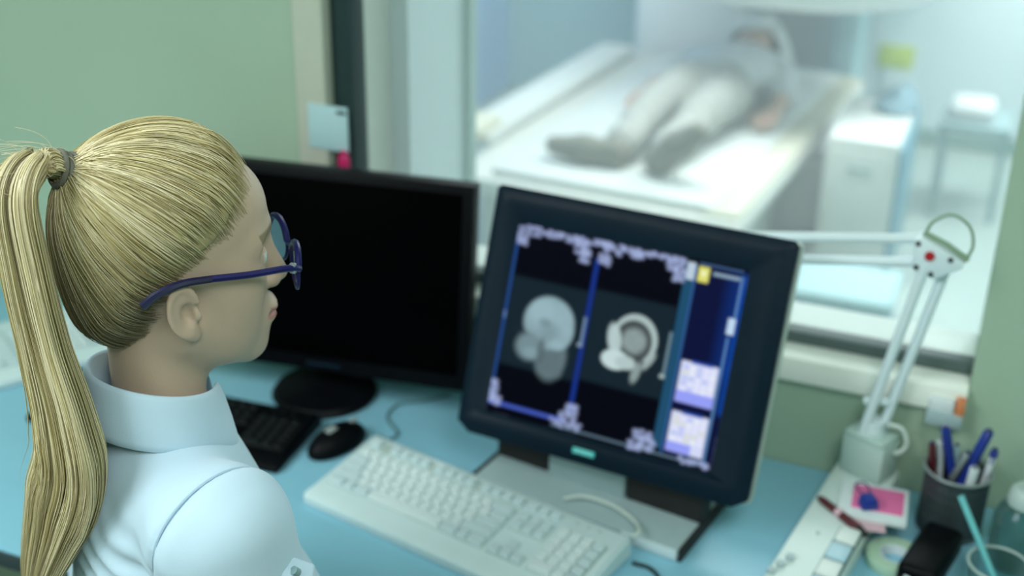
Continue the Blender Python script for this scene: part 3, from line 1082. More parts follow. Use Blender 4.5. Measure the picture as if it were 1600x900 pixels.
# clear cup with straw, bottle behind it
gc = thing('plastic_cup', 'clear plastic cup at the lower right corner of the desk', 'cup', (.083, 1.500, DZ))
S().lathe([(0, .002), (.034, .002), (.038, .050), (.0395, .051), (.0385, .053), (.0368, .051), (.033, .004), (0, .004)], (0, 0, 0), 36).build('wall', M['clear'], gc)
S().tube([(.0385 * math.cos(t), .0385 * math.sin(t), .0525) for t in np.linspace(0, 2 * PI, 36, endpoint=False)], .0018, 6, True).build('rim', M['cap_white'], gc)
st0 = np.array((.092, 1.500, DZ + .008))
st1 = np.array((.022, 1.530, DZ + .122))
stw = thing('straw', 'light blue straw leaning out of the clear cup before the pens', 'straw', tuple(st0))
S().tube([(0, 0, 0), tuple((st1 - st0) * .62)], .0042, 10).build('stem', M['straw'], stw)
S().tube([tuple((st1 - st0) * .62), tuple((st1 - st0))], .0046, 10).build('mouth_end', M['straw'], stw)
bt = thing('bottle', 'clear bottle with white neck ring standing at the right edge', 'bottle', (.104, 1.585, DZ))
S().lathe([(0, .002), (.034, .002), (.037, .008), (.037, .075), (.033, .088), (.020, .100), (.019, .104), (.0175, .104), (.0185, .098), (.031, .086), (.0352, .074), (.0352, .008), (0, .005)], (0, 0, 0), 36).build('bottle_body', M['clear'], bt)
S().lathe([(.0195, .098), (.024, .099), (.025, .104), (.0235, .110), (.021, .120), (.016, .124), (0, .124)], (0, 0, 0), 30).build('cap', M['cap_white'], bt)
S().cyl((.002, -.006, .1235), (.002, -.006, .126), .005, seg=12).build('nozzle_hole', M['black_part_shade'], bt)

# small block at the right end of the sill
sb = thing('sill_latch', 'small grey latch with orange tab at right end of window sill', 'latch', (-.018, WY - .017, WB - .045))
S().box((0, .002, .0), (.050, .030, .022), .003).build('body', M['stand_grey'], sb)
S().box((-.006, .004, .020), (.034, .026, .020), .003).build('cover', M['paper'], sb)
S().box((.019, .003, .022), (.013, .028, .026), .002).build('tab', M['orange'], sb)

# note and tag on the window frame
nt_ = thing('paper_note', 'pale blue paper note stuck across the left window frame', 'note', (-1.012, WY - .012, 1.147))
S().box((0, 0, .035), (.072, .003, .074), .0008, rot=(.0, 0, 0)).build('sheet', M['paper_blue'], nt_)
S().box((.026, -.003, .064), (.016, .004, .005), .001).build('clip', M['gasket'], nt_)
tg = thing('tag', 'magenta tag hanging below the pale blue note on window frame', 'tag', (-.982, WY - .019, 1.112))
S().box((0, 0, .014), (.020, .006, .034), .005, 3).build('body', M['magenta'], tg)
S().box((0, .001, .034), (.010, .004, .008), .001).build('loop', M['magenta'], tg)

# ================================================================== SCANNING ROOM CONTENT
TX, TZ = -1.13, .40
tb = thing('scan_table', 'long white patient table in the bright scanning room', 'scan table', (TX, 4.42, 0), math.radians(-3.5))
S().box((0, 0, TZ - .03), (.98, 1.78, .06), .02).build('table_top', M['table_white'], tb)
S().box((.02, 0, TZ + .012), (.74, 1.70, .03), .012).build('mattress', M['pad_white'], tb)
S().box((0.0, -.42, (TZ - .06) / 2), (.80, .80, TZ - .06), .02).build('pedestal', M['table_side'], tb)
S().box((-.56, .10, TZ + .02), (.16, 1.40, .05), .02).build('side_board', M['pad_white'], tb)
S().box((-.56, -.56, TZ + .055), (.13, .20, .05), .02).build('hand_rest', M['pad_beige'], tb)
S().box((.42, .0, TZ + .006), (.12, 1.72, .02), .008).build('right_rail', M['pad_beige'], tb)

sc = thing('scanner', 'large white open scanner with rounded housing above the patient', 'scanner', (-.81, 4.78, 0))
v = [(0, .86), (.46, .86), (.52, .885), (.55, .94), (.55, 1.22), (.52, 1.28), (0, 1.30)]
S().lathe(v, (0, 0, 0), 56).build('upper_magnet', M['gantry'], sc)
S().lathe([(0, 0), (.42, 0), (.44, .04), (.44, .25), (.40, .29), (0, .29)], (0, .14, 0), 56).build('lower_magnet', M['gantry'], sc)
S().box((-.20, .73, 1.08), (1.30, .50, .36), .05, 3).build('yoke', M['gantry'], sc)
S().box((-.58, .80, .46), (.48, .34, .92), .05, 3).build('support_column', M['gantry'], sc)
S().box((.10, .80, .46), (.12, .30, .92), .03, 3).build('support_column', M['scan_teal'], sc)

cb = thing('equipment_cabinet', 'white equipment cabinet with blue side beside the scan table', 'cabinet', (-.445, 4.42, 0))
S().box((0, 0, .25), (.235, .52, .50), .012).build('body', M['cab_white'], cb)
S().box((.124, .0, .24), (.016, .50, .48), .004).build('side_panel', M['cab_blue'], cb)
S().box((0, -.262, .26), (.19, .006, .40), .003).build('front_panel', M['cab_white'], cb)
S().box((0, -.267, .40), (.08, .01, .014), .003).build('handle', M['stand_grey'], cb)
dr = thing('draped_cloth', 'blue grey cloth heaped over the back of the white equipment cabinet', 'cloth', (-.39, 4.56, .501))
v, f = surface_nets(lambda P: smax(smin(ell(P, (0, 0, .0), (.075, .10, .06)), ell(P, (.02, .02, .03), (.04, .05, .06)), .05) + .006 * np.sin(P[..., 0] * 70 + 3 * np.sin(P[..., 1] * 40)), -P[..., 2] + .002, .01), (-.14, -.17, -.01), (.14, .17, .2), .008)
link_mesh('cloth', relax(v, f), f, M['drape'], dr, smooth=True)
bxx = thing('storage_box', 'low pale blue lidded box on the floor before the white equipment cabinet', 'box', (-.40, 3.78, 0))
S().box((0, 0, .07), (.30, .26, .14), .015).build('body', M['cab_blue'], bxx)
S().box((0, 0, .15), (.32, .28, .03), .01).build('lid', M['paper_blue'], bxx)
sg = thing('wall_sign', 'yellow green notice on the far white wall of scanning room', 'sign', (-.53, SY - .048, .38))
S().box((0, 0, .0), (.15, .008, .10), .002).build('top_panel', M['sign'], sg)
S().box((.01, 0, -.13), (.13, .008, .15), .002).build('lower_sheet', M['paper'], sg)
tr2 = thing('instrument_trolley', 'pale trolley with instruments behind the white equipment cabinet', 'trolley', (-.13, 5.05, 0))
S().box((0, 0, .36), (.26, .30, .03), .008).build('tray', M['stand_grey'], tr2)
for x in (-.11, .11):
    for y in (-.13, .13):
        S().cyl((x, y, 0), (x, y, .36), .012, seg=10).build('leg', M['stand_grey'], tr2)
S().box((-.02, .0, .405), (.16, .2, .06), .02).build('instrument_box', M['gantry'], tr2)


# ================================================================== PEOPLE
def hand_sdf(P, side=1, curl=.5):
    """palm at origin, fingers along +x, thumb on side*+y, back of the hand +z (metres)"""
    q = P.copy()
    q[..., 1] = q[..., 1] * side
    d_ = ell(q, (.045, 0, 0), (.050, .040, .015))
    d_ = smin(d_, cap(q, (-.01, 0, 0), (.04, 0, 0), .022, .026), .02)
    for y, L, x0 in ((.028, .068, .082), (.009, .078, .088), (-.010, .072, .085), (-.028, .056, .076)):
        a = np.array([x0, y, 0])
        c1, c2 = curl * .6, curl * 1.4
        b = a + L * .48 * np.array([math.cos(c1), 0, -math.sin(c1)])
        c = b + L * .30 * np.array([math.cos(c2), 0, -math.sin(c2)])
        e = c + L * .24 * np.array([math.cos(c2 * 1.3), 0, -math.sin(c2 * 1.3)])
        fg = np.minimum(np.minimum(cap(q, a - [.02, 0, 0], b, .0092, .0085), cap(q, b, c, .0085, .0078)), cap(q, c, e, .0078, .0068))
        d_ = smin(d_, fg, .004)
    t = np.minimum(cap(q, (.018, .028, -.004), (.050, .058, -.012), .0125, .0105), cap(q, (.050, .058, -.012), (.078, .066, -.020), .0100, .0078))
    return smin(d_, t, .010)


def head_sdf(P, neck_end):
    q = P.copy()
    q[..., 1] = np.abs(q[..., 1])
    d_ = ell(q, (-.012, 0, .036), (.099, .075, .090))
    d_ = smin(d_, ell(q, (.036, 0, -.015), (.056, .056, .085)), .03)
    d_ = smin(d_, ell(q, (.048, 0, .062), (.042, .050, .036)), .03)
    d_ = smin(d_, ell(q, (.052, .040, -.004), (.030, .022, .028)), .025)
    d_ = smin(d_, ell(q, (.040, .040, -.045), (.034, .022, .034)), .03)
    d_ = smin(d_, cap(q, (.002, .052, -.045), (.068, .016, -.086), .018, .015), .03)
    d_ = smin(d_, ell(q, (.078, 0, -.090), (.019, .020, .017)), .02)
    d_ = smin(d_, cap(q, (.088, .010, .036), (.070, .044, .034), .0095, .010), .016)
    d_ = smin(d_, ell(q, (.080, 0, -.056), (.022, .028, .024)), .02)
    d_ = smax(d_, -ell(q, (.100, .031, .016), (.019, .020, .0115)), .016)
    d_ = smin(d_, ell(q, (.0775, .031, .015), (.0130, .0130, .0125)), .004)
    d_ = smin(d_, cap(q, (.090, 0, .026), (.111, 0, -.018), .0070, .0098), .014)
    d_ = smin(d_, ell(q, (.100, .0105, -.023), (.010, .0075, .007)), .006)
    d_ = smin(d_, ell(q, (.1005, 0, -.0495), (.008, .022, .0055)), .005)
    d_ = smin(d_, ell(q, (.0985, 0, -.0605), (.009, .019, .0065)), .005)
    d_ = smax(d_, -cap(q, (.109, 0, -.0548), (.094, .024, -.0555), .0016), .003)
    # neck
    d_ = smin(d_, cap(P, (-.028, 0, -.035), neck_end, .048, .050), .03)
    # ears
    a = math.radians(9)
    e = q - np.array((.004, .068, -.010), np.float32)
    ex = e[..., 0] * math.cos(a) - e[..., 1] * math.sin(a)
    ey = e[..., 1] * math.cos(a) + e[..., 0] * math.sin(a)
    ez = e[..., 2]
    E3 = np.stack([ex + .014 + ez * .12, ey - .009, ez], -1)
    pl_ = ell(E3, (0, 0, 0), (.0165, .0055, .0275))
    pl_ = smin(pl_, ell(E3, (.006, 0, -.0265), (.0085, .005, .0085)), .008)
    pl_ = smax(pl_, -ell(E3, (.0030, .007, -.003), (.0088, .0085, .0125)), .003)
    rx = E3[..., 0]
    rz = E3[..., 2] * .62
    rr = np.sqrt(rx * rx + rz * rz) - .0150
    hel = np.sqrt(rr * rr + (E3[..., 1] - .004) ** 2) - .0034
    hel = np.maximum(hel, -np.maximum(.007 - rx, E3[..., 2] - .006))
    rr2 = np.sqrt((rx - .002) ** 2 + (rz + .001) ** 2) - .0092
    ant = np.sqrt(rr2 * rr2 + (E3[..., 1] - .003) ** 2) - .0024
    ant = np.maximum(ant, rx - .004)
    pl_ = smin(pl_, hel, .003)
    pl_ = smin(pl_, ant, .003)
    pl_ = smin(pl_, ell(E3, (.0135, .004, -.006), (.004, .004, .006)), .003)
    return smin(d_, pl_, .006)


def head_color(V, base, lip, brow):
    c = np.tile(np.array(base, np.float32), (len(V), 1))
    ay = np.abs(V[:, 1])
    lipm = (V[:, 0] > .090) & (np.abs(V[:, 2] + .0550) < .0105 - ay * .22) & (ay < .024)
    c[lipm] = lip
    bm2 = (V[:, 0] > .055) & (ay > .012) & (ay < .052) & (np.abs(V[:, 2] - .0385 - .10 * (ay - .03) * (ay < .04)) < .0042)
    c[bm2] = brow
    eye = (((V - np.array([.0775, 0, .015])) * np.array([1, 0, 1])) ** 2).sum(1) < .0125 ** 2
    ed = np.sqrt((ay - .031) ** 2 + (V[:, 2] - .015) ** 2)
    em = (V[:, 0] > .084) & (ed < .0115) & (np.abs(V[:, 2] - .015) < .0052)
    c[em] = (.62, .64, .62)
    c[em & (ed < .0052)] = (.10, .16, .20)
    c[em & (ed < .0024)] = (.01, .01, .01)
    return c


# ---- the woman ---------------------------------------------------------------
HO = np.array([-.7275, .9274, 1.3097])
HS = np.array([.922, .922, 1.032])
HR = frame(47, 2.5, 3.8)
hw_ = lambda P: (np.asarray(P, float) * HS) @ HR.T + HO    # head local -> world
to_h = lambda P: ((np.asarray(P, float) - HO) @ HR) / HS
NB = HO + np.array((-.005, -.030, -.145))                  # base of neck
TR = frame(55)
tw = lambda P: np.asarray(P, float) @ TR.T + NB            # torso local -> world
WB0 = np.array([NB[0] - .03, NB[1] - .02, 0.0])
lady = thing('person', 'woman with blonde ponytail, blue glasses and white coat watching the screens', 'person', tuple(WB0))
SKIN = (.50, .38, .285)

# arms: shoulder, elbow, wrist (torso space)
RS, RE, RW = (.0, -.150, -.058), (.035, -.198, -.318), (.205, -.085, -.368)
LS, LE, LW = (-.01, .150, -.098), (-.02, .205, -.330), (.145, .055, -.368)
ARMS = ((-1, RS, RE, RW), (1, LS, LE, LW))
nend = tuple(to_h(tw((-.005, 0, -.06))))
T2H = HR.T @ TR                                            # torso -> head axes
T2O = HR.T @ (NB - HO)
HANDS = []
for sgn, sh_, el_, wr_ in ARMS:
    fx = np.array(wr_) - np.array(el_)
    fx /= np.linalg.norm(fx)
    fy = np.cross((0, 0, 1), fx)
    fy /= np.linalg.norm(fy)
    HANDS.append((np.stack([fx, fy, np.cross(fx, fy)], 1).astype(np.float32), (np.array(wr_) + fx * .01).astype(np.float32), -sgn))


def woman_sdf(P):
    q = ((P @ T2H.T.astype(np.float32)) + T2O.astype(np.float32)) / HS.astype(np.float32)
    d_ = head_sdf(q, nend) * .92
    t_ = smin(ell(P, (0, 0, -.25), (.085, .12, .19)), cap(P, (-.012, -.11, -.075), (-.015, .11, -.10), .036), .05)
    t_ = smin(t_, ell(P, (.01, 0, -.45), (.085, .12, .15)), .06)
    for (sgn, sh_, el_, wr_), (Rh, oh, sd) in zip(ARMS, HANDS):
        t_ = smin(t_, cap(P, sh_, el_, .040, .036), .03)
        t_ = smin(t_, cap(P, el_, wr_, .035, .024), .02)
        t_ = smin(t_, hand_sdf((P - oh) @ Rh, sd, .45), .012)
    return smin(d_, t_, .02)


Vh, Fh = surface_nets(woman_sdf, (-.16, -.28, -.63), (.52, .28, .32), .0026)
Vh = relax(Vh, Fh, 1, .4)
ch = head_color(to_h(tw(Vh)), SKIN, (.42, .19, .17), (.22, .17, .09))
link_mesh('body', tw(Vh) - WB0, Fh, M['skin'], lady, smooth=True, col=ch)


# lab coat
def coat_sdf(P):
    d_ = ell(P, (0.0, 0, -.23), (.112, .155, .205))
    d_ = smin(d_, cap(P, (-.015, -.135, -.060), (-.02, .135, -.085), .055), .06)
    d_ = smin(d_, cap(P, (-.012, 0, -.020), (-.02, 0, -.09), .055, .085), .05)
    d_ = smin(d_, ell(P, (.01, 0, -.44), (.112, .150, .17)), .08)
    d_ = smin(d_, ell(P, (.02, 0, -.60), (.135, .180, .12)), .08)
    d_ = smin(d_, ell(P, (.085, -.065, -.24), (.045, .062, .06)), .04)
    d_ = smin(d_, ell(P, (.085, .065, -.24), (.045, .062, .06)), .04)
    # skirt of the coat over the lap
    d_ = smin(d_, cap(P, (.03, -.10, -.62), (.30, -.115, -.615), .092, .085), .05)
    d_ = smin(d_, cap(P, (.03, .10, -.62), (.30, .115, -.615), .092, .085), .05)
    for _, s_, e_, w_ in ARMS:
        a_ = cap(P, s_, e_, .062, .055)
        a_ = smin(a_, cap(P, e_, np.array(e_) + .86 * (np.array(w_) - np.array(e_)), .054, .038), .02)
        d_ = smin(d_, a_, .035)
    # neck opening
    d_ = smax(d_, -cap(P, (-.005, 0, -.035), (.02, 0, .15), .045), .008)
    return d_


Vc, Fc = surface_nets(coat_sdf, (-.17, -.32, -.74), (.46, .30, .07), .0036)
Vc = relax(Vc, Fc, 4, .5)


def wrinkle(V):
    """cloth folds: shallow ridges fanning from the armhole, bunching on the sleeve, soft noise"""
    x, y, z = V.T
    amp = np.zeros(len(V))
    # folds under / behind the right armhole
    ax, ay, az = x - .0, y + .135, z + .13
    g_ = np.exp(-((x + .06) / .07) ** 2 - ((y + .10) / .07) ** 2 - ((z + .17) / .07) ** 2)
    amp += .0085 * g_ * np.sin((z * 1.0 - y * .55) * 190 + 2.0 * np.sin(y * 60))
    # bunching across the right upper sleeve
    s_, e_ = np.array(RS), np.array(RE)
    t = ((V - s_) @ (e_ - s_)) / ((e_ - s_) @ (e_ - s_))
    dd = np.linalg.norm(V - (s_ + np.clip(t, 0, 1)[:, None] * (e_ - s_)), axis=1)
    arm = np.exp(-(np.maximum(dd - .075, 0) / .02) ** 2) * np.clip((t - .10) / .2, 0, 1)
    amp += .0042 * arm * np.sin(t * 21 + 2.4 * np.sin(y * 34) + x * 60) * (.4 + .6 * np.sin(x * 38 + y * 27 + t * 5) ** 2)
    amp += .0022 * arm * np.sin(t * 47 + y * 60)
    # long soft folds in the back
    amp += .0020 * np.sin(y * 42 + z * 24) * np.clip((-z - .12) / .15, 0, 1)
    amp += .0012 * np.sin(x * 33 + z * 45 + 2 * np.sin(y * 21))
    return amp


def normals(V, F):
    n = np.cross(V[F[:, 2]] - V[F[:, 0]], V[F[:, 3]] - V[F[:, 1]])
    N = np.zeros_like(V)
    for k in range(4):
        for a in range(3):
            N[:, a] += np.bincount(F[:, k], n[:, a], minlength=len(V))
    return N / (np.linalg.norm(N, axis=1, keepdims=True) + 1e-12)


Nc = normals(Vc, Fc)
Vc2 = Vc + Nc * wrinkle(Vc)[:, None]
# armhole seam: a narrow groove around each sleeve head
for s_, e_, yy_ in ((RS, RE, -.128), (LS, LE, .125)):
    c_ = np.array((s_[0] - .012, yy_, s_[2] - .035))
    nn = np.array((.28, math.copysign(.92, yy_), -.22))
    nn /= np.linalg.norm(nn)
    dist = (Vc - c_) @ nn
    rad = np.linalg.norm(Vc - c_, axis=1)
    gr = np.exp(-(dist / .0036) ** 2) * (rad < .13)
    Vc2 -= Nc * (.0040 * gr)[:, None]
    puff = np.exp(-((dist - .014) / .012) ** 2) * (rad < .13)
    Vc2 += Nc * (.0016 * puff)[:, None]
coat = link_mesh('lab_coat', tw(Vc2) - WB0, Fc, M['coat'], lady, smooth=True)
for s_, yy_ in ((RS, -.128), (LS, .125)):                  # stitched welt round each armhole
    c_ = np.array((s_[0] - .012, yy_, s_[2] - .035))
    nn = np.array((.28, math.copysign(.92, yy_), -.22))
    nn /= np.linalg.norm(nn)
    e1 = np.cross(nn, (0, 0, 1))
    e1 /= np.linalg.norm(e1)
    e2 = np.cross(nn, e1)
    ph = np.linspace(0, 2 * PI, 90, endpoint=False)
    D_ = np.cos(ph)[:, None] * e1 + np.sin(ph)[:, None] * e2
    t_ = np.full(90, .02)
    for _ in range(60):
        t_ = t_ - coat_sdf((c_ + D_ * t_[:, None]).astype(np.float32)) * .8
    okk = t_ < .115
    st_ = int(np.argmax(okk & ~np.roll(okk, 1)))
    run = []
    for k in range(90):
        if not okk[(st_ + k) % 90]:
            break
        run.append(c_ + D_[(st_ + k) % 90] * (t_[(st_ + k) % 90] - .0022))
    if len(run) > 8:
        vv_, ff_ = tube_arrays(tw(np.array(run)) - WB0, .0013, 6)
        S().faces(list(map(tuple, vv_)), ff_).build('sleeve_seam', M['coat_trim'], coat)


# collar: stand and turned-down leaf, swept round the neck
def collar_mesh():
    n = 60
    V, F = [], []
    prof_n = 7
    for i in range(n + 1):
        ph = -PI + .30 + (2 * PI - .60) * i / n         # 0 = back of neck, +-pi = front
        c, s_ = -math.cos(ph), math.sin(ph)             # c=-1 at the back
        fr = (c + 1) / 2                                # 0 back .. 1 front
        tip = max(0, (abs(ph) - 2.0) / .85)
        ztop = .062 - .036 * fr
        r0 = .050 + .005 * fr
        secs = [(r0 - .001, -.045 - .02 * fr), (r0 + .000, ztop - .012), (r0 + .002, ztop), (r0 + .004, ztop + .001), (r0 + .007, ztop - .006),
                (r0 + .019 + .002 * fr, ztop - .050 - .022 * tip), (r0 + .016 + .002 * fr, ztop - .051 - .022 * tip)]
        for r, z in secs:
            lat = 1.06
            V.append((-.016 + c * r * 1.0 + .008 * fr, s_ * r * lat, z - .004 + .004 * abs(s_)))
    for i in range(n):
        for k in range(prof_n - 1):
            a = i * prof_n + k
            F.append((a, a + 1, a + prof_n + 1, a + prof_n))
    return np.array(V), np.array(F)


v, f = collar_mesh()
co = link_mesh('collar', tw(v) - WB0, f, M['coat'], coat, smooth=True)
sm = co.modifiers.new('thick', 'SOLIDIFY')
sm.thickness = .0022
sb_ = co.modifiers.new('sub', 'SUBSURF')
sb_.levels = sb_.render_levels = 1
# button tab on the sleeve
tp = np.array([[.058, -.222, -.080]], np.float32)
for _ in range(8):                                         # settle the tab on the cloth
    g0 = coat_sdf(tp)
    gr_ = np.array([(coat_sdf(tp + np.float32(.002) * np.eye(3, dtype=np.float32)[k]) - g0)[0] / .002 for k in range(3)])
    tp = (tp - (g0[0] - .002) * gr_[None] / (gr_ @ gr_ + 1e-6)).astype(np.float32)
bt_w = tw(tp[0])
tb_ = S().box((0, 0, 0), (.034, .024, .012), .005, 3, rot=(.5, .5, .6)).build('sleeve_tab', M['coat'], coat, loc=tuple(bt_w - WB0))
S().cyl((.004, -.004, .003), (.002, -.008, .008), .0042, seg=14).build('button', M['button'], tb_)

# legs and shoes (below the desk, out of the picture)
def leg_sdf(P):
    d_ = None
    for sg_ in (-1, 1):
        a_ = smin(cap(P, (.02, sg_ * .09, -.63), (.40, sg_ * .115, -.66), .078, .060), cap(P, (.40, sg_ * .115, -.66), (.36, sg_ * .115, -1.075), .056, .042), .03)
        d_ = a_ if d_ is None else np.minimum(d_, a_)
    return d_


v, f = surface_nets(leg_sdf, (-.08, -.22, -1.13), (.50, .22, -.52), .009)
link_mesh('trousers', tw(relax(v, f)) - WB0, f, M['trousers'], lady, smooth=True)
zf = -NB[2]
for sg_ in (-1, 1):
    c_ = (.36, sg_ * .115, zf)
    v, f = surface_nets(lambda P: smax(smin(ell(P, (.06, 0, .035), (.12, .045, .05)), cap(P, (0, 0, .05), (0, 0, .10), .045), .03), -P[..., 2] + .004, .008), (-.07, -.06, 0), (.2, .06, .17), .007)
    link_mesh('shoe', tw(relax(v, f) + np.array(c_)) - WB0, f, M['shoe'], lady, smooth=True)

# ---- hair ---------------------------------------------------------------------
TIE = np.array((-.0975, 0, .1035))


def scalp_sdf(P):
    q = P.copy()
    d_ = ell(q, (-.012, 0, .036), (.099, .075, .090))
    d_ = smin(d_, ell(q, (.048, 0, .062), (.042, .050, .036)), .03)
    d_ = smin(d_, ell(q, (-.045, 0, -.02), (.052, .055, .055)), .03)
    return d_


HX = np.array([(-.090, -.075), (-.075, -.060), (-.040, -.040), (-.015, -.030), (.012, -.018), (.030, .008), (.040, .022), (.052, .045), (.068, .060), (.085, .070), (.100, .072), (.2, .05)])


def hairline(y, z):
    """forward limit of the hair at height z"""
    return np.interp(z, HX[:, 0], HX[:, 1]) - 2.2 * np.clip(.02 - np.abs(y), 0, 1) ** 1 * 0


def cap_sdf(P):
    d_ = scalp_sdf(P) - .0065 - .006 * np.clip(P[..., 2] / .12, 0, 1) + .0030
    lim = P[..., 0] - hairline(P[..., 1], P[..., 2]) + .016
    d_ = smax(d_, lim * .8, .010)
    return smax(d_, -.085 - P[..., 2] - .25 * P[..., 0] - .02, .01)


Vk, Fk = surface_nets(cap_sdf, (-.14, -.10, -.12), (.10, .10, .15), .003)
Vk = relax(Vk, Fk, 3, .5)


def hair_tone(n, w=(.28, .42, .30)):
    pal = np.array([(.78, .70, .46), (.60, .53, .28), (.42, .345, .155)])
    k = RNG.choice(3, n, p=w)
    return (pal[k] * RNG.uniform(.88, 1.1, (n, 1))).astype(np.float32)


def strands(paths, rad, tones, seg=3):
    """paths (n,m,3), rad (n,m) -> one mesh of thin tapering tubes"""
    n, m_, _ = paths.shape
    tan = np.gradient(paths, axis=1)
    tan /= np.linalg.norm(tan, axis=2, keepdims=True) + 1e-12
    a = np.empty_like(tan)                                 # carried along each strand so the tube never twists
    k_ = np.where(np.abs(tan[:, 0, 2:3]) > .8, np.array([1.0, 0, 0]), np.array([0, 0, 1.0]))
    cur = np.cross(tan[:, 0], k_)
    for i in range(m_):
        cur = cur - tan[:, i] * (cur * tan[:, i]).sum(1, keepdims=True)
        cur /= np.linalg.norm(cur, axis=1, keepdims=True) + 1e-12
        a[:, i] = cur
    b = np.cross(tan, a)
    ang = np.arange(seg) * 2 * PI / seg
    V = paths[:, :, None] + rad[:, :, None, None] * (np.cos(ang)[None, None, :, None] * a[:, :, None] + np.sin(ang)[None, None, :, None] * b[:, :, None])
    idx = np.arange(n * m_ * seg).reshape(n, m_, seg)
    q = np.stack([idx[:, :-1, :], np.roll(idx, -1, 2)[:, :-1, :], np.roll(idx, -1, 2)[:, 1:, :], idx[:, 1:, :]], -1).reshape(-1, 4)
    return V.reshape(-1, 3), q, np.repeat(tones, m_ * seg, 0)


def scalp_project(D, c, offs):
    """march from inner point c along unit directions D to scalp surface + offs"""
    t = np.full(D.shape[:-1], .05)
    for _ in range(24):
        t = t - (scalp_sdf((c + D * t[..., None]).astype(np.float32)) - offs) * .9
    return c + D * t[..., None]


cen = np.array((-.012, 0, .030))
# roots: along the hairline and scattered over the scalp
NS = 7000
roots = []
nrm_ = RNG.normal(size=(90000, 3))
nrm_ /= np.linalg.norm(nrm_, axis=1, keepdims=True)
pts = scalp_project(nrm_, cen, .004)
gdist = hairline(pts[:, 1], pts[:, 2]) - pts[:, 0] + .004 * np.sin(pts[:, 2] * 330 + 40 * pts[:, 1]) + RNG.normal(size=len(pts)) * .0035
ok = (gdist > 0) & (pts[:, 2] > -.078)
edge = ok & ((gdist < .026 * RNG.uniform(0, 1, len(gdist)) ** .7) | (pts[:, 2] < -.06))
re_ = nrm_[edge][:3600]
rs_ = nrm_[ok][:NS - len(re_)]
Dr = np.concatenate([re_, rs_])
dt = (TIE - cen) / np.linalg.norm(TIE - cen)
nS, mS = len(Dr), 26
tt = np.linspace(0, 1, mS)
jit = RNG.normal(size=(nS, 3)) * .028
Dt = dt + jit
Dt /= np.linalg.norm(Dt, axis=1, keepdims=True)
om = np.arccos(np.clip((Dr * Dt).sum(1), -1, 1))
so = np.sin(om) + 1e-6
sl_ = (np.sin((1 - tt)[None] * om[:, None]) / so[:, None])[..., None] * Dr[:, None] + (np.sin(tt[None] * om[:, None]) / so[:, None])[..., None] * Dt[:, None]
sl_ /= np.linalg.norm(sl_, axis=2, keepdims=True)
layer = RNG.uniform(.0055, .0115, (nS, 1))
lump = .0016 * np.sin(Dr[:, :1] * 40 + Dr[:, 2:] * 55 + 20 * Dr[:, 1:2])
offs = np.clip(tt[None] / .22, .03, 1) ** .8 * (layer + lump + .006 * np.clip(sl_[..., 2], 0, 1)) + .004 * tt[None] ** 4
PS = scalp_project(sl_, cen, offs)
pull = np.clip((tt - .86) / .14, 0, 1)[None, :, None] ** 1.5
PS = PS * (1 - pull) + (TIE + np.array((-.006, 0, .002)) + jit[:, None] * .16) * pull
rad = np.full((nS, mS), .00048) * np.clip(.22 + tt[None] * 4, .2, 1)
v1, q1, c1 = strands(PS, rad, hair_tone(nS))
# nape strands: natural dark roots plus nape shade put into the colour
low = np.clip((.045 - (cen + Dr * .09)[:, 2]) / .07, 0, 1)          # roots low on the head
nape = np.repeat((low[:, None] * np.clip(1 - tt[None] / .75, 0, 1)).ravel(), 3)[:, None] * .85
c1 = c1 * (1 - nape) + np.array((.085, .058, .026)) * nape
lowk = np.clip((.03 - Vk[:, 2:3]) / .06, 0, 1)  # cap darkened low down as well, root tone and painted shade together
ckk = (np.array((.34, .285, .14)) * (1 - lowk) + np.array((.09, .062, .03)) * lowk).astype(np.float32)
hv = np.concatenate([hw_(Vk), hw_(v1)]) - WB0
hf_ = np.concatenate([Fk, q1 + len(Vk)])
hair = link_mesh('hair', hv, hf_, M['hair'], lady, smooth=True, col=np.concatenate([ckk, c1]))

# ponytail: centre line (world) falling behind the back
TIEW = hw_(TIE)
PT = np.array([TIEW, (-.793, .836, 1.434), (-.797, .808, 1.412), (-.790, .801, 1.345), (-.782, .800, 1.275), (-.769, .798, 1.205), (-.766, .795, 1.147), (-.788, .789, 1.085), (-.822, .785, 1.005), (-.836, .783, .95)])
cl = smooth_path(PT, 63)
m2 = len(cl)
sfrac = np.linspace(0, 1, m2)
wid = np.interp(sfrac, [0, .06, .15, .3, .45, .62, .75, .88, 1], [.010, .018, .028, .032, .034, .046, .042, .022, .007])
camdir = np.array([.5, .86, 0])
side = np.array([.93, -.37, 0])
tanc = np.gradient(cl, axis=0)
tanc /= np.linalg.norm(tanc, axis=1, keepdims=True)
sv_ = np.cross(tanc, np.array([-.37, -.93, 0]))
sv_ /= np.linalg.norm(sv_, axis=1, keepdims=True)
dv_ = np.cross(tanc, sv_)
nP = 3200
nC = 64
cr_ = np.sqrt(RNG.uniform(0, 1, nC))
ct_ = RNG.uniform(0, 2 * PI, nC)
cid = RNG.integers(0, nC, nP)
a_ = (cr_ * np.cos(ct_))[cid] * .88 + RNG.normal(size=nP) * .085
b_2 = (cr_ * np.sin(ct_))[cid] * .88 + RNG.normal(size=nP) * .085
drift = (RNG.normal(size=nC) * .24)[cid][:, None] + RNG.normal(size=(nP, 1)) * .05
cf = RNG.uniform(2, 8, nC)
cp_ = RNG.uniform(0, 6, nC)
wav = .17 * np.sin(sfrac[None] * cf[cid][:, None] + cp_[cid][:, None]) + .03 * np.sin(sfrac[None] * RNG.uniform(4, 12, (nP, 1)) + RNG.uniform(0, 6, (nP, 1)))
lenf = np.clip((.62 + .38 * RNG.uniform(0, 1, nC) ** .6)[cid] + RNG.normal(size=nP) * .11, .45, 1.0)
pp = np.empty((nP, m2, 3))
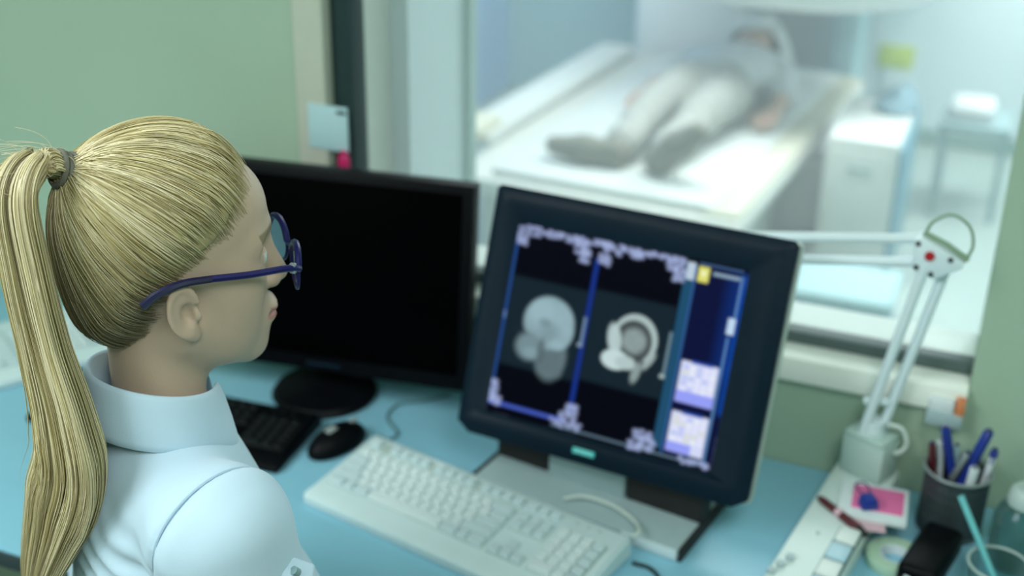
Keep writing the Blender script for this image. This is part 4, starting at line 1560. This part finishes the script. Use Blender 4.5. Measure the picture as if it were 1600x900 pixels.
for i in range(nP):
    s_ = sfrac * lenf[i]
    ce = np.stack([np.interp(s_, sfrac, cl[:, k]) for k in range(3)], 1)
    su = np.stack([np.interp(s_, sfrac, sv_[:, k]) for k in range(3)], 1)
    du = np.stack([np.interp(s_, sfrac, dv_[:, k]) for k in range(3)], 1)
    ww = np.interp(s_, sfrac, wid)
    pp[i] = ce + su * ((a_[i] + wav[i] + drift[i] * s_) * ww)[:, None] + du * ((b_2[i] + wav[i] * .6) * ww * .62)[:, None]
rp = np.full((nP, m2), .00062) * np.clip((1.0 - sfrac) * 5, .05, 1)[None]
tone = hair_tone(nP, (.45, .37, .18)) * (.85 + .3 * RNG.uniform(0, 1, nC))[cid][:, None]
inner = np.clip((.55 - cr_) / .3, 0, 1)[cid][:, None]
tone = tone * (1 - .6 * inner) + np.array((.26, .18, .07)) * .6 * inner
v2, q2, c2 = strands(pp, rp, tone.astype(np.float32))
# loose flyaway hairs at the crown of the tail
nf_ = 40
fl = np.empty((nf_, 14, 3))
for i in range(nf_):
    b0 = cl[int(RNG.integers(2, 16))] + RNG.normal(size=3) * .008
    dr_ = np.array([-.6, -.2, 1.0]) + RNG.normal(size=3) * .6
    u_ = np.linspace(0, 1, 14)[:, None]
    fl[i] = b0 + dr_ / np.linalg.norm(dr_) * u_ * RNG.uniform(.02, .05) + np.array([-.03, -.01, -.02]) * u_ ** 2
v3, q3, c3 = strands(fl, np.full((nf_, 14), .00025), hair_tone(nf_, (.7, .3, 0)))
pv = np.concatenate([v2, v3]) - WB0
pt = link_mesh('ponytail', pv, np.concatenate([q2, q3 + len(v2)]), M['hair'], hair, smooth=True, col=np.concatenate([c2, c3]))

# hair tie: three wound elastic rings
td = (PT[1] - PT[0]) / np.linalg.norm(PT[1] - PT[0])
t1 = np.cross(td, (0, 0, 1))
t1 /= np.linalg.norm(t1)
t2 = np.cross(td, t1)
s = S()
for k in range(4):
    cc = PT[0] + td * (-.002 + k * .0045)
    s.tube([tuple(cc + (t1 * math.cos(t) + t2 * math.sin(t)) * (.0145 + .001 * (k % 2)) + td * .002 * math.sin(t + k) - WB0) for t in np.linspace(0, 2 * PI, 28, endpoint=False)], .0030, 8, True)
s.build('hair_tie', M['tie'], hair)

# ---- glasses ------------------------------------------------------------------
GB = hw_((.10, 0, .012))
gl = thing('glasses', 'dark blue framed glasses worn by the blonde woman', 'glasses', tuple(GB))
gp = lambda p: tuple(hw_(p) - GB)
for sg_ in (-1, 1):
    ring = []
    for t in np.linspace(0, 2 * PI, 40, endpoint=False):
        y = sg_ * (.034 + .026 * math.cos(t))
        z = .002 + .0215 * math.sin(t) * (1 + .08 * math.cos(t))
        ring.append((.123 - .007 * (abs(y) / .06) ** 2, y, z))
    S().tube([gp(p) for p in ring], .0019, 8, True).build('rim', M['glasses'], gl)
    S().tube([gp((p[0], p[1], p[2])) for p in ring[2:19]], .0034, 8).build('brow_bar', M['glasses'], gl)
    V = [gp(p) for p in ring] + [gp((.1205, sg_ * .034, .002))]
    S().faces(V, [(i, (i + 1) % 40, 40) for i in range(40)]).build('lens', M['lens'], gl)
    path = smooth_path([(.1165, sg_ * .060, .009), (.112, sg_ * .066, .013), (.098, sg_ * .0705, .016), (.06, sg_ * .0765, .017), (.02, sg_ * .082, .020)], 14)
    vv_, ff_ = tube_arrays([gp(p) for p in path], .0034, 8)
    S().faces(list(map(tuple, vv_)), ff_).build('temple', M['glasses'], gl)
    path = smooth_path([(.02, sg_ * .082, .020), (-.01, sg_ * .087, .021), (-.035, sg_ * .087, .013), (-.048, sg_ * .084, .002)], 14)
    vv_, ff_ = tube_arrays([gp(p) for p in path], np.linspace(.0036, .0044, len(path)), 8)
    S().faces(list(map(tuple, vv_)), ff_).build('temple_tip', M['glasses_tip'], gl)
    S().box((0, 0, 0), (.006, .005, .010), .001).build('hinge', M['rim_metal'], gl, loc=gp((.108, sg_ * .067, .014)))
S().tube([gp((.1228, -.009, .006)), gp((.1245, 0, .010)), gp((.1228, .009, .006))], .0022, 8).build('bridge', M['glasses'], gl)

# ---- office chair ---------------------------------------------------------------
HIP = tw((.04, 0, -.70))
chr_ = thing('office_chair', 'black office chair under the seated woman', 'chair', (HIP[0], HIP[1], 0), math.radians(62))
zs = NB[2] - .718
S().box((.06, 0, zs - .03), (.46, .46, .06), .025, 3).build('seat', M['chair'], chr_)
S().box((-.235, 0, zs + .21), (.05, .36, .30), .02, 3, rot=(0, -.12, 0)).build('backrest', M['chair'], chr_)
S().box((-.21, 0, zs + .0), (.02, .06, .24), .006).build('back_bar', M['black'], chr_)
S().cyl((0.02, 0, .08), (.02, 0, zs - .06), .03, seg=20).build('gas_column', M['steel'], chr_)
for k in range(5):
    a = 2 * PI * k / 5 + .3
    c, s_ = math.cos(a), math.sin(a)
    lg_ = S()
    lg_.cyl((.02, 0, .10), (.02 + .28 * c, .28 * s_, .065), .022, .014, 10)
    lg_.build('leg', M['black'], chr_)
    S().cyl((.02 + .28 * c - .012 * s_, .28 * s_ + .012 * c, .027), (.02 + .28 * c + .012 * s_, .28 * s_ - .012 * c, .027), .026, seg=16).build('caster', M['black'], chr_)

# ---- the patient on the scan table ----------------------------------------------
PX, PY, PZ = -1.095, 3.77, TZ + .028
pat = thing('person', 'person lying on back on the scan table in pale clothes, feet toward the window', 'person', (PX, PY, PZ), math.radians(-4.5))
pat.scale = (1.0, .87, .95)
pb = np.array([PX, PY, PZ])
# local: x right, y toward head, z up, heels at y=0
PSK = (.56, .36, .29)


def pat_head(P):
    # stand the head SDF on its back: face up (+z), crown toward +y
    q = np.stack([P[..., 2] - .12, -(P[..., 0]), P[..., 1] - 1.42], -1)
    return head_sdf(q, (-.02, 0, -.19))


def pat_sdf(P):
    d_ = pat_head(P)
    t_ = smin(ell(P, (0, 1.05, .10), (.13, .22, .075)), ell(P, (0, .80, .10), (.13, .11, .07)), .05)
    t_ = smin(t_, cap(P, (-.12, 1.20, .095), (.12, 1.20, .095), .045), .04)
    for sg_ in (-1, 1):
        t_ = smin(t_, cap(P, (sg_ * .165, 1.20, .090), (sg_ * .235, .95, .062), .042, .036), .03)
        t_ = smin(t_, cap(P, (sg_ * .235, .95, .062), (sg_ * .245, .79, .050), .036, .025), .02)
        h_ = np.stack([.78 - P[..., 1], P[..., 0] - sg_ * .245, P[..., 2] - .045], -1)
        t_ = smin(t_, hand_sdf(h_, -sg_, .25), .012)
        t_ = smin(t_, cap(P, (sg_ * .085, .74, .10), (sg_ * .078, .10, .07), .060, .034), .03)
    return smin(d_, t_, .03)


v, f = surface_nets(pat_sdf, (-.34, .04, -.01), (.34, 1.58, .28), .0048)
v = relax(v, f, 1, .4)
v[:, 2] = np.maximum(v[:, 2], .003)
link_mesh('body', v, f, M['skin'], pat, smooth=True, col=np.tile(np.array(PSK, np.float32), (len(v), 1)))


def p_trous(P):
    d_ = ell(P, (0, .80, .105), (.165, .13, .10))
    for sg_ in (-1, 1):
        d_ = smin(d_, cap(P, (sg_ * .085, .74, .10), (sg_ * .088, .40, .105), .090, .070), .03)
        d_ = smin(d_, cap(P, (sg_ * .088, .40, .105), (sg_ * .076, .055, .065), .068, .058), .02)
    d_ = d_ + .006 * np.sin(P[..., 1] * 38 + 8 * P[..., 0]) * np.sin(P[..., 0] * 25 + P[..., 1] * 11)
    return smax(d_, -P[..., 2] + .004, .01)


v, f = surface_nets(p_trous, (-.24, -.02, -.01), (.24, 1.0, .25), .009)
link_mesh('trousers', relax(v, f), f, M['p_trous'], pat, smooth=True)


def p_shirt(P):
    d_ = ell(P, (0, 1.06, .11), (.165, .25, .105))
    d_ = smin(d_, cap(P, (-.13, 1.20, .10), (.13, 1.20, .10), .072), .05)
    for sg_ in (-1, 1):
        d_ = smin(d_, cap(P, (sg_ * .165, 1.20, .095), (sg_ * .235, .95, .065), .062, .052), .03)
    d_ = d_ + .004 * np.sin(P[..., 1] * 45 + 18 * P[..., 0])
    return smax(d_, -P[..., 2] + .004, .01)


v, f = surface_nets(p_shirt, (-.32, .78, -.01), (.32, 1.34, .25), .009)
link_mesh('shirt', relax(v, f), f, M['p_top'], pat, smooth=True)
for sg_, sp in ((-1, .20), (1, .13)):
    x0 = sg_ * .076
    hz = math.sqrt(.20 ** 2 - sp ** 2)
    toe = (x0 + sg_ * sp, -.045, .05 + hz * .85)
    mid = (x0 + sg_ * sp * .5, -.03, .05 + hz * .45)
    v, f = surface_nets(lambda P: smin(smin(cap(P, (x0, -.015, .047), mid, .043, .046), cap(P, mid, toe, .046, .034), .03), cap(P, (x0, .07, .062), (x0, -.01, .055), .044, .044), .03), (-.42, -.12, -.01), (.42, .13, .30), .007)
    v = relax(v, f)
    v[:, 2] = np.maximum(v[:, 2], .003)
    link_mesh('sock', v, f, M['p_sock'], pat, smooth=True)
v, f = surface_nets(lambda P: smax(ell(P, (0, 1.450, .105), (.118, .115, .118)), -smin(ell(P, (0, 1.40, .235), (.070, .085, .075)), ell(P, (0, 1.30, .10), (.2, .06, .2)), .02), .02), (-.14, 1.30, -.02), (.14, 1.60, .26), .007)
v = relax(v, f)
v[:, 2] = np.maximum(v[:, 2], .002)
link_mesh('hair', v, f, M['p_hair'], pat, smooth=True)
hcoil = thing('head_coil', 'white head cradle resting over the face of the lying person', 'head coil', (PX + .097, PY + 1.235, PZ + .19))
s = S()
for yk in (-.045, .02):
    s.tube([(.142 * math.cos(t), yk, -.195 + .235 * math.sin(t) + .02) for t in np.linspace(.12, PI - .12, 20)], .012, 8)
s.box((0, -.012, .045), (.11, .13, .04), .012)
s.build('frame', M['gantry'], hcoil)
S().box((0, -.012, .068), (.06, .07, .006), .002).build('mirror', M['paper'], hcoil)

# ================================================================== CAMERA
cam = bpy.data.cameras.new('camera')
co_ = bpy.data.objects.new('camera', cam)
COL.objects.link(co_)
cam.sensor_width = 36
cam.lens = 45.0
cam.clip_start = .02
p_, r_, s_ = math.radians(25), math.radians(1), math.radians(22)
fh = Vector((-math.sin(s_), math.cos(s_), 0))
rt = Vector((math.cos(s_), math.sin(s_), 0))
zz = Vector((0, 0, 1))
fw = fh * math.cos(p_) - zz * math.sin(p_)
up = zz * math.cos(p_) + fh * math.sin(p_)
r1 = rt * math.cos(r_) + up * math.sin(r_)
u1 = up * math.cos(r_) - rt * math.sin(r_)
mx = Matrix((r1, u1, -fw)).transposed().to_4x4()
mx.translation = Vector((0, 0, 1.82))
co_.matrix_world = mx
cam.dof.use_dof = True
cam.dof.focus_distance = 1.17
cam.dof.aperture_fstop = 2.9
scn.camera = co_

wd_ = bpy.data.worlds.new('world')
scn.world = wd_
wd_.use_nodes = True
wd_.node_tree.nodes['Background'].inputs['Color'].default_value = (.5, .6, .6, 1)
wd_.node_tree.nodes['Background'].inputs['Strength'].default_value = .15

vs = scn.view_settings
vs.view_transform = 'Standard'
vs.look = 'None'
vs.gamma = 1
vs.exposure = 0
vs.use_curve_mapping = False
